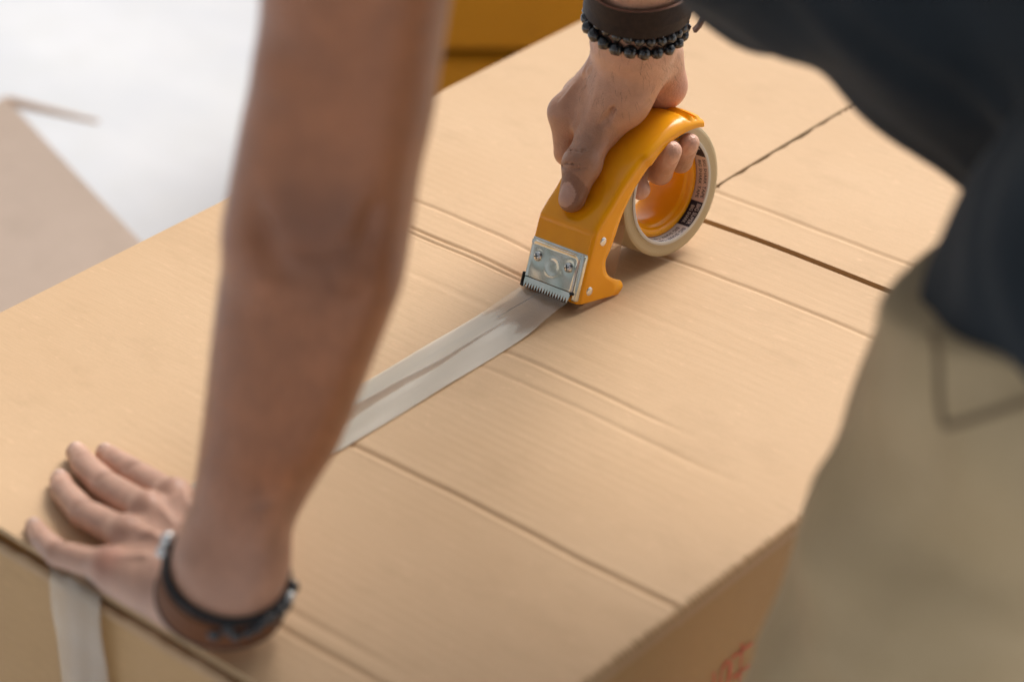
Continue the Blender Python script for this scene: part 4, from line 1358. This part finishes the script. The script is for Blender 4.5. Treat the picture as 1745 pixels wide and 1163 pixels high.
Sf.cap(C2, C1, 0.098, 0.122, 0.02)
Sf.cap(C2 + (0, 0.10, 0.03), C1 + (-0.02, 0.12, 0.03), 0.108, 0.115, 0.03)
Sf.cap(C1, CHE + (-0.07, -0.02, 0.0), 0.122, 0.120, 0.03)
Sf.cap(CHE + (-0.04, -0.08, .02), Lsh, 0.105, 0.078, 0.04); Sf.cap(CHE + (-0.04, 0.10, .02), Rsh + (0, 0, .02), 0.105, 0.078, 0.04)
Sf.cap(MIDB + (0, -0.02, 0), CHE + (0, -0.04, 0), 0.108, 0.118, 0.03); Sf.cap(MIDB + (0, 0.02, 0), CHE + (0, 0.04, 0), 0.112, 0.122, 0.03)
Sf.cap((C1 + C2) / 2 + (0.02, 0.03, 0.04), MIDB, 0.100, 0.108, 0.03)
Sf.cap(C1 + (0, 0.02, 0.06), CHE, 0.112, 0.118, 0.04)
Sf.cap(Lsh, (0.1955, -0.366, 0.575), 0.076, 0.072, 0.03)
Sf.cap(Rsh + (0, 0, .02), Rsh + (Rel - Rsh) * 0.55, 0.078, 0.074, 0.03)
wobble(Sf, 0.0045, (38, 14, 30), 0.4); wobble(Sf, 0.0035, (20, 55, -34), 1.1); wobble(Sf, 0.0018, (90, -40, 70), 0.3)
Sf.D = np.maximum(Sf.D, (0.280 - 0.05 * np.clip(((Sf.lo[0] + Sf.h * np.arange(Sf.n[0]))[:, None, None] - 0.56) / 0.12, 0, 1) + 0.2 * (np.minimum((Sf.lo[0] + Sf.h * np.arange(Sf.n[0])), 0.58)[:, None, None] - 0.50) - 0.107 * (np.minimum((Sf.lo[1] + Sf.h * np.arange(Sf.n[1])), -0.1)[None, :, None] + 0.23) - (Sf.lo[2] + Sf.h * np.arange(Sf.n[2]))[None, None, :]).astype(np.float32))
V, F = Sf.mesh(); V = relax(V, F, 3)
obj('shirt', V, F, NAVY, person)

Tf = Field((0.30, -0.48, -0.62), (0.80, 0.24, 0.36), 0.005)
Tf.cap(PEL + (-0.005, -0.075, 0), PEL + (-0.005, 0.075, 0), 0.126, 0.126, 0.05)
for sy, kn, ft in ((-1, (0.455, -0.300, -0.16), (0.46, -0.330, -0.53)), (1, (0.485, -0.030, -0.16), (0.56, -0.02, -0.53))):
    hp = PEL + (-0.05, sy * 0.080, -0.03)
    Tf.cap(hp, kn, 0.108, 0.084, 0.04); Tf.cap(kn, ft, 0.084, 0.072, 0.03)
wobble(Tf, 0.0040, (30, 22, 26), 0.2); wobble(Tf, 0.003, (16, -40, 50), 2.0); wobble(Tf, 0.0014, (-60, 70, 60), 0.7)
Tf.cut((0, 0, -0.55), (0, 0, -1))
Tf.cut((0.50, -0.23, 0.300), (-0.195, 0.105, 0.975)); Tf.cut((0, 0, 0.32), (0, 0, 1))
Tf.chain([(0.458, -0.165, 0.235), (0.442, -0.218, 0.12), (0.436, -0.252, 0.03), (0.425, -0.288, -0.08)], (0.028, 0.028, 0.028, 0.028), 0.008)
Tf.cap((0.430, -0.250, 0.04), (0.49, -0.345, 0.005), 0.020, 0.018, 0.03)
V, F = Tf.mesh(); V = relax(V, F, 2)
trousers = obj('trousers', V, F, KHAKI, person)
from mathutils.bvhtree import BVHTree
tree = BVHTree.FromPolygons([Vector(v) for v in V], F.tolist())
def on_cloth(p, out=0.0015):
    d = Vector(FWH); h = tree.ray_cast(Vector(p) + d * 0.4, -d)
    return np.array(h[0] + d * out) if h[0] is not None else np.asarray(p, float)
for pts in ([(0.4756, -0.236, 0.2697), (0.4925, -0.2549, 0.2666), (0.5053, -0.2684, 0.2557), (0.5118, -0.2721, 0.2444)],
            [(0.5118, -0.2721, 0.2444), (0.5289, -0.2709, 0.2565), (0.5481, -0.2666, 0.2701), (0.569, -0.2537, 0.283)]):
    pc = catmull(np.array(pts) - np.array((0.012, 0.010, 0.0)), 6)
    vt, ft_ = tube_mesh([tuple(on_cloth(p, 0.0000)) for p in pc], 0.0022, 8)
    obj('pocket_seam', vt, ft_, KHAKI_SEAM, trousers)
for ft in ((0.46, -0.330), (0.56, -0.02)):
    Zf = Field((ft[0] - 0.24, ft[1] - 0.07, -0.62), (ft[0] + 0.10, ft[1] + 0.07, -0.48), 0.005)
    Zf.cap((ft[0] + 0.03, ft[1], -0.555), (ft[0] - 0.15, ft[1], -0.57), 0.046, 0.040, 0.02)
    Zf.cap((ft[0] + 0.01, ft[1], -0.52), (ft[0] - 0.04, ft[1], -0.54), 0.044, 0.040, 0.02)
    Zf.cut((0, 0, -0.599), (0, 0, -1))
    V, F = Zf.mesh(); obj('shoe', V, F, SOLE, person)

# ---------------- worn on the wrists
def ring(c, e1, e2, ra, rb, n=64):
    return [np.asarray(c) + np.asarray(e1) * ra * math.cos(2 * math.pi * i / n) + np.asarray(e2) * rb * math.sin(2 * math.pi * i / n) for i in range(n)]
def band(name, c, e1, e2, ra, rb, axis, wdt, th, material, parent, n=72, wig=0.0, rim=None):
    """a flat strap closed round a wrist"""
    axis = unit(axis); pts = ring(c, e1, e2, ra, rb, n); V, F, MI = [], [], []
    for i, p in enumerate(pts):
        o_ = unit(p - np.asarray(c)); q = p + axis * wig * math.sin(2 * math.pi * i / n * 2)
        for s, h in ((-1, 0), (-1, 1), (1, 1), (1, 0)):
            V.append(q + axis * s * wdt / 2 + o_ * h * th)
    for i in range(n):
        j = (i + 1) % n
        for k in range(4):
            F.append([i * 4 + k, i * 4 + (k + 1) % 4, j * 4 + (k + 1) % 4, j * 4 + k]); MI.append(1 if (rim and k in (0, 2)) else 0)
    o = obj(name, V, F, [material, rim] if rim else material, parent)
    if rim: o.data.polygons.foreach_set('material_index', MI)
    autosmooth(o, 40)
    return o
def bead_mesh(r, name, material):
    bm = bmesh.new(); bmesh.ops.create_icosphere(bm, subdivisions=2, radius=r)
    for v in bm.verts: v.co *= 1 + 0.06 * math.sin(v.co.x * 900 + v.co.y * 700)
    for f_ in bm.faces: f_.smooth = True
    me = bpy.data.meshes.new(name); bm.to_mesh(me); bm.free(); me.materials.append(material); return me

ra_ax = unit(Rel - Rw)
e1 = unit(np.array(CR) - ra_ax * (np.array(CR) @ ra_ax)); e2 = unit(np.cross(ra_ax, e1))
if e2 @ FWH < 0: e2 = -e2
bc = Rw + ra_ax * 0.020
bb = thing('beaded_bracelet', 'black stone bead bracelet wound round the wrist above the tape dispenser', 'bracelet', tuple(bc + np.array([0, 0, G])))
bme = [bead_mesh(0.0054, 'bead', BEAD), bead_mesh(0.0044, 'bead', BEAD)]
def beads(parent, c, ex, ey, ra, rb, n, mes, axis, tilt, material_alt=None, ph=0.0):
    for i in range(n):
        a = 2 * math.pi * (i + ph) / n
        p = np.asarray(c) + np.asarray(ex) * ra * math.cos(a) + np.asarray(ey) * rb * math.sin(a) + axis * (tilt[0] * math.cos(a) + tilt[1] * math.sin(a) + rng.normal(0, 0.0005))
        o = bpy.data.objects.new('bead', mes); COL.objects.link(o)
        o.parent = parent; o.location = Vector(p + np.array([0, 0, G])) - wloc(parent)
        o.rotation_euler = (rng.uniform(0, 3), rng.uniform(0, 3), rng.uniform(0, 3))
        s_ = rng.uniform(0.92, 1.08); o.scale = (s_, s_, s_)
beads(bb, bc, e1, e2, 0.0370, 0.0345, 22, bme[0], ra_ax, (-0.002, -0.002))
beads(bb, bc + ra_ax * 0.0088, e1, e2, 0.0362, 0.0338, 26, bme[1], ra_ax, (-0.003, 0.0), ph=.4)
for dz_, ti_ in ((0.0, (-0.002, -0.002)), (0.0080, (-0.003, 0.0))):
    pts = [bc + ra_ax * (dz_ + ti_[0] * math.cos(2 * math.pi * i / 40) + ti_[1] * math.sin(2 * math.pi * i / 40)) + e1 * 0.036 * math.cos(2 * math.pi * i / 40) + e2 * 0.0337 * math.sin(2 * math.pi * i / 40) for i in range(40)]
    V, F = tube_mesh([tuple(p) for p in pts], 0.0012, 6, True); obj('string', V, F, CORD, bb)
wb = thing('leather_wristband', 'dark brown leather wristband wrapped in layers above the black beads', 'wristband', tuple(Rw + ra_ax * 0.035 + np.array([0, 0, G])))
band('strap', Rw + ra_ax * 0.0385, e1, e2, 0.0385, 0.0360, ra_ax + e1 * 0.05, 0.0105, 0.0024, LEATHER, wb, wig=0.001, rim=LEATHER_EDGE)
band('strap', Rw + ra_ax * 0.0515, e1, e2, 0.0405, 0.0380, ra_ax - e1 * 0.10, 0.015, 0.0024, LEATHER, wb, wig=0.002, rim=LEATHER_EDGE)
# the loose end of the strap folded over at the right
base = Rw + ra_ax * 0.030 + e1 * 0.040
V, F = [], []
path = [(0.000, 0.010, 0.006), (0.0045, 0.012, 0.004), (0.0085, 0.008, 0.002), (0.0095, 0.000, 0.0), (0.0070, -0.008, 0.001), (0.0035, -0.012, 0.003)]
for (x, z, y) in path:
    for s in (-1, 1):
        for h in (0, 1):
            V.append(base + e1 * (x + 0.0022 * h) + ra_ax * (z + 0.002 * s) + e2 * (y + s * 0.0055))
for i in range(len(path) - 1):
    a, b = i * 4, i * 4 + 4
    for q in ([0, 1, 5, 4], [1, 3, 7, 5], [3, 2, 6, 7], [2, 0, 4, 6]): F.append([a + t for t in q])
F += [[0, 1, 3, 2], [len(V) - 4, len(V) - 3, len(V) - 1, len(V) - 2]]
obj('strap_end', V, F, LEATHER_EDGE, wb, smooth=False)

g1, g2, g3 = np.array((0.8314, 0.4795, -0.2808)), np.array((0.4382, -0.8765, -0.1994)), np.array((0.3418, -0.0428, 0.9388))
lc = LW + np.array((0.0, 0.0, 0.0))
lb = thing('leather_bracelet', 'brown leather bracelet with black cord and silver beads on the wrist of the flat hand', 'bracelet', tuple(lc + np.array([0, 0, G])))
band('strap', lc - g3 * 0.009, g1, g2, 0.0385, 0.0385, g3, 0.021, 0.0022, LEATHER_TAN, lb, wig=0.001)
V, F = tube_mesh([tuple(p) for p in ring(lc + g3 * 0.0055, g1, g2, 0.0385, 0.0375, 48)], 0.0026, 8, True)
obj('cord', V, F, CORD, lb)
V, F = tube_mesh([tuple(p + g3 * 0.002 * math.sin(i * .26)) for i, p in enumerate(ring(lc - g3 * 0.0205, g1, g2, 0.0400, 0.0395, 48))], 0.0018, 8, True)
obj('cord', V, F, CORD, lb)
sme, dme = bead_mesh(0.0042, 'silver_bead', SILVER), bead_mesh(0.0046, 'bead', BEAD)
for a, dz_, me_ in ((183, .004, sme), (190, .006, sme), (176, .006, sme), (186, .012, sme), (196, .001, sme), (2, .004, sme), (352, .006, dme), (10, .003, dme), (20, .004, dme), (30, .003, dme),
                    (44, 0.0, dme), (52, -.002, dme), (62, -.004, dme), (70, .002, dme), (80, -.005, dme), (38, .005, dme)):
    a = R(a); p = lc + g1 * 0.0415 * math.cos(a) + g2 * 0.0405 * math.sin(a) + g3 * dz_
    o = bpy.data.objects.new(me_.name.split('.')[0], me_); COL.objects.link(o); o.parent = lb
    o.location = Vector(p + np.array([0, 0, G])) - wloc(lb)
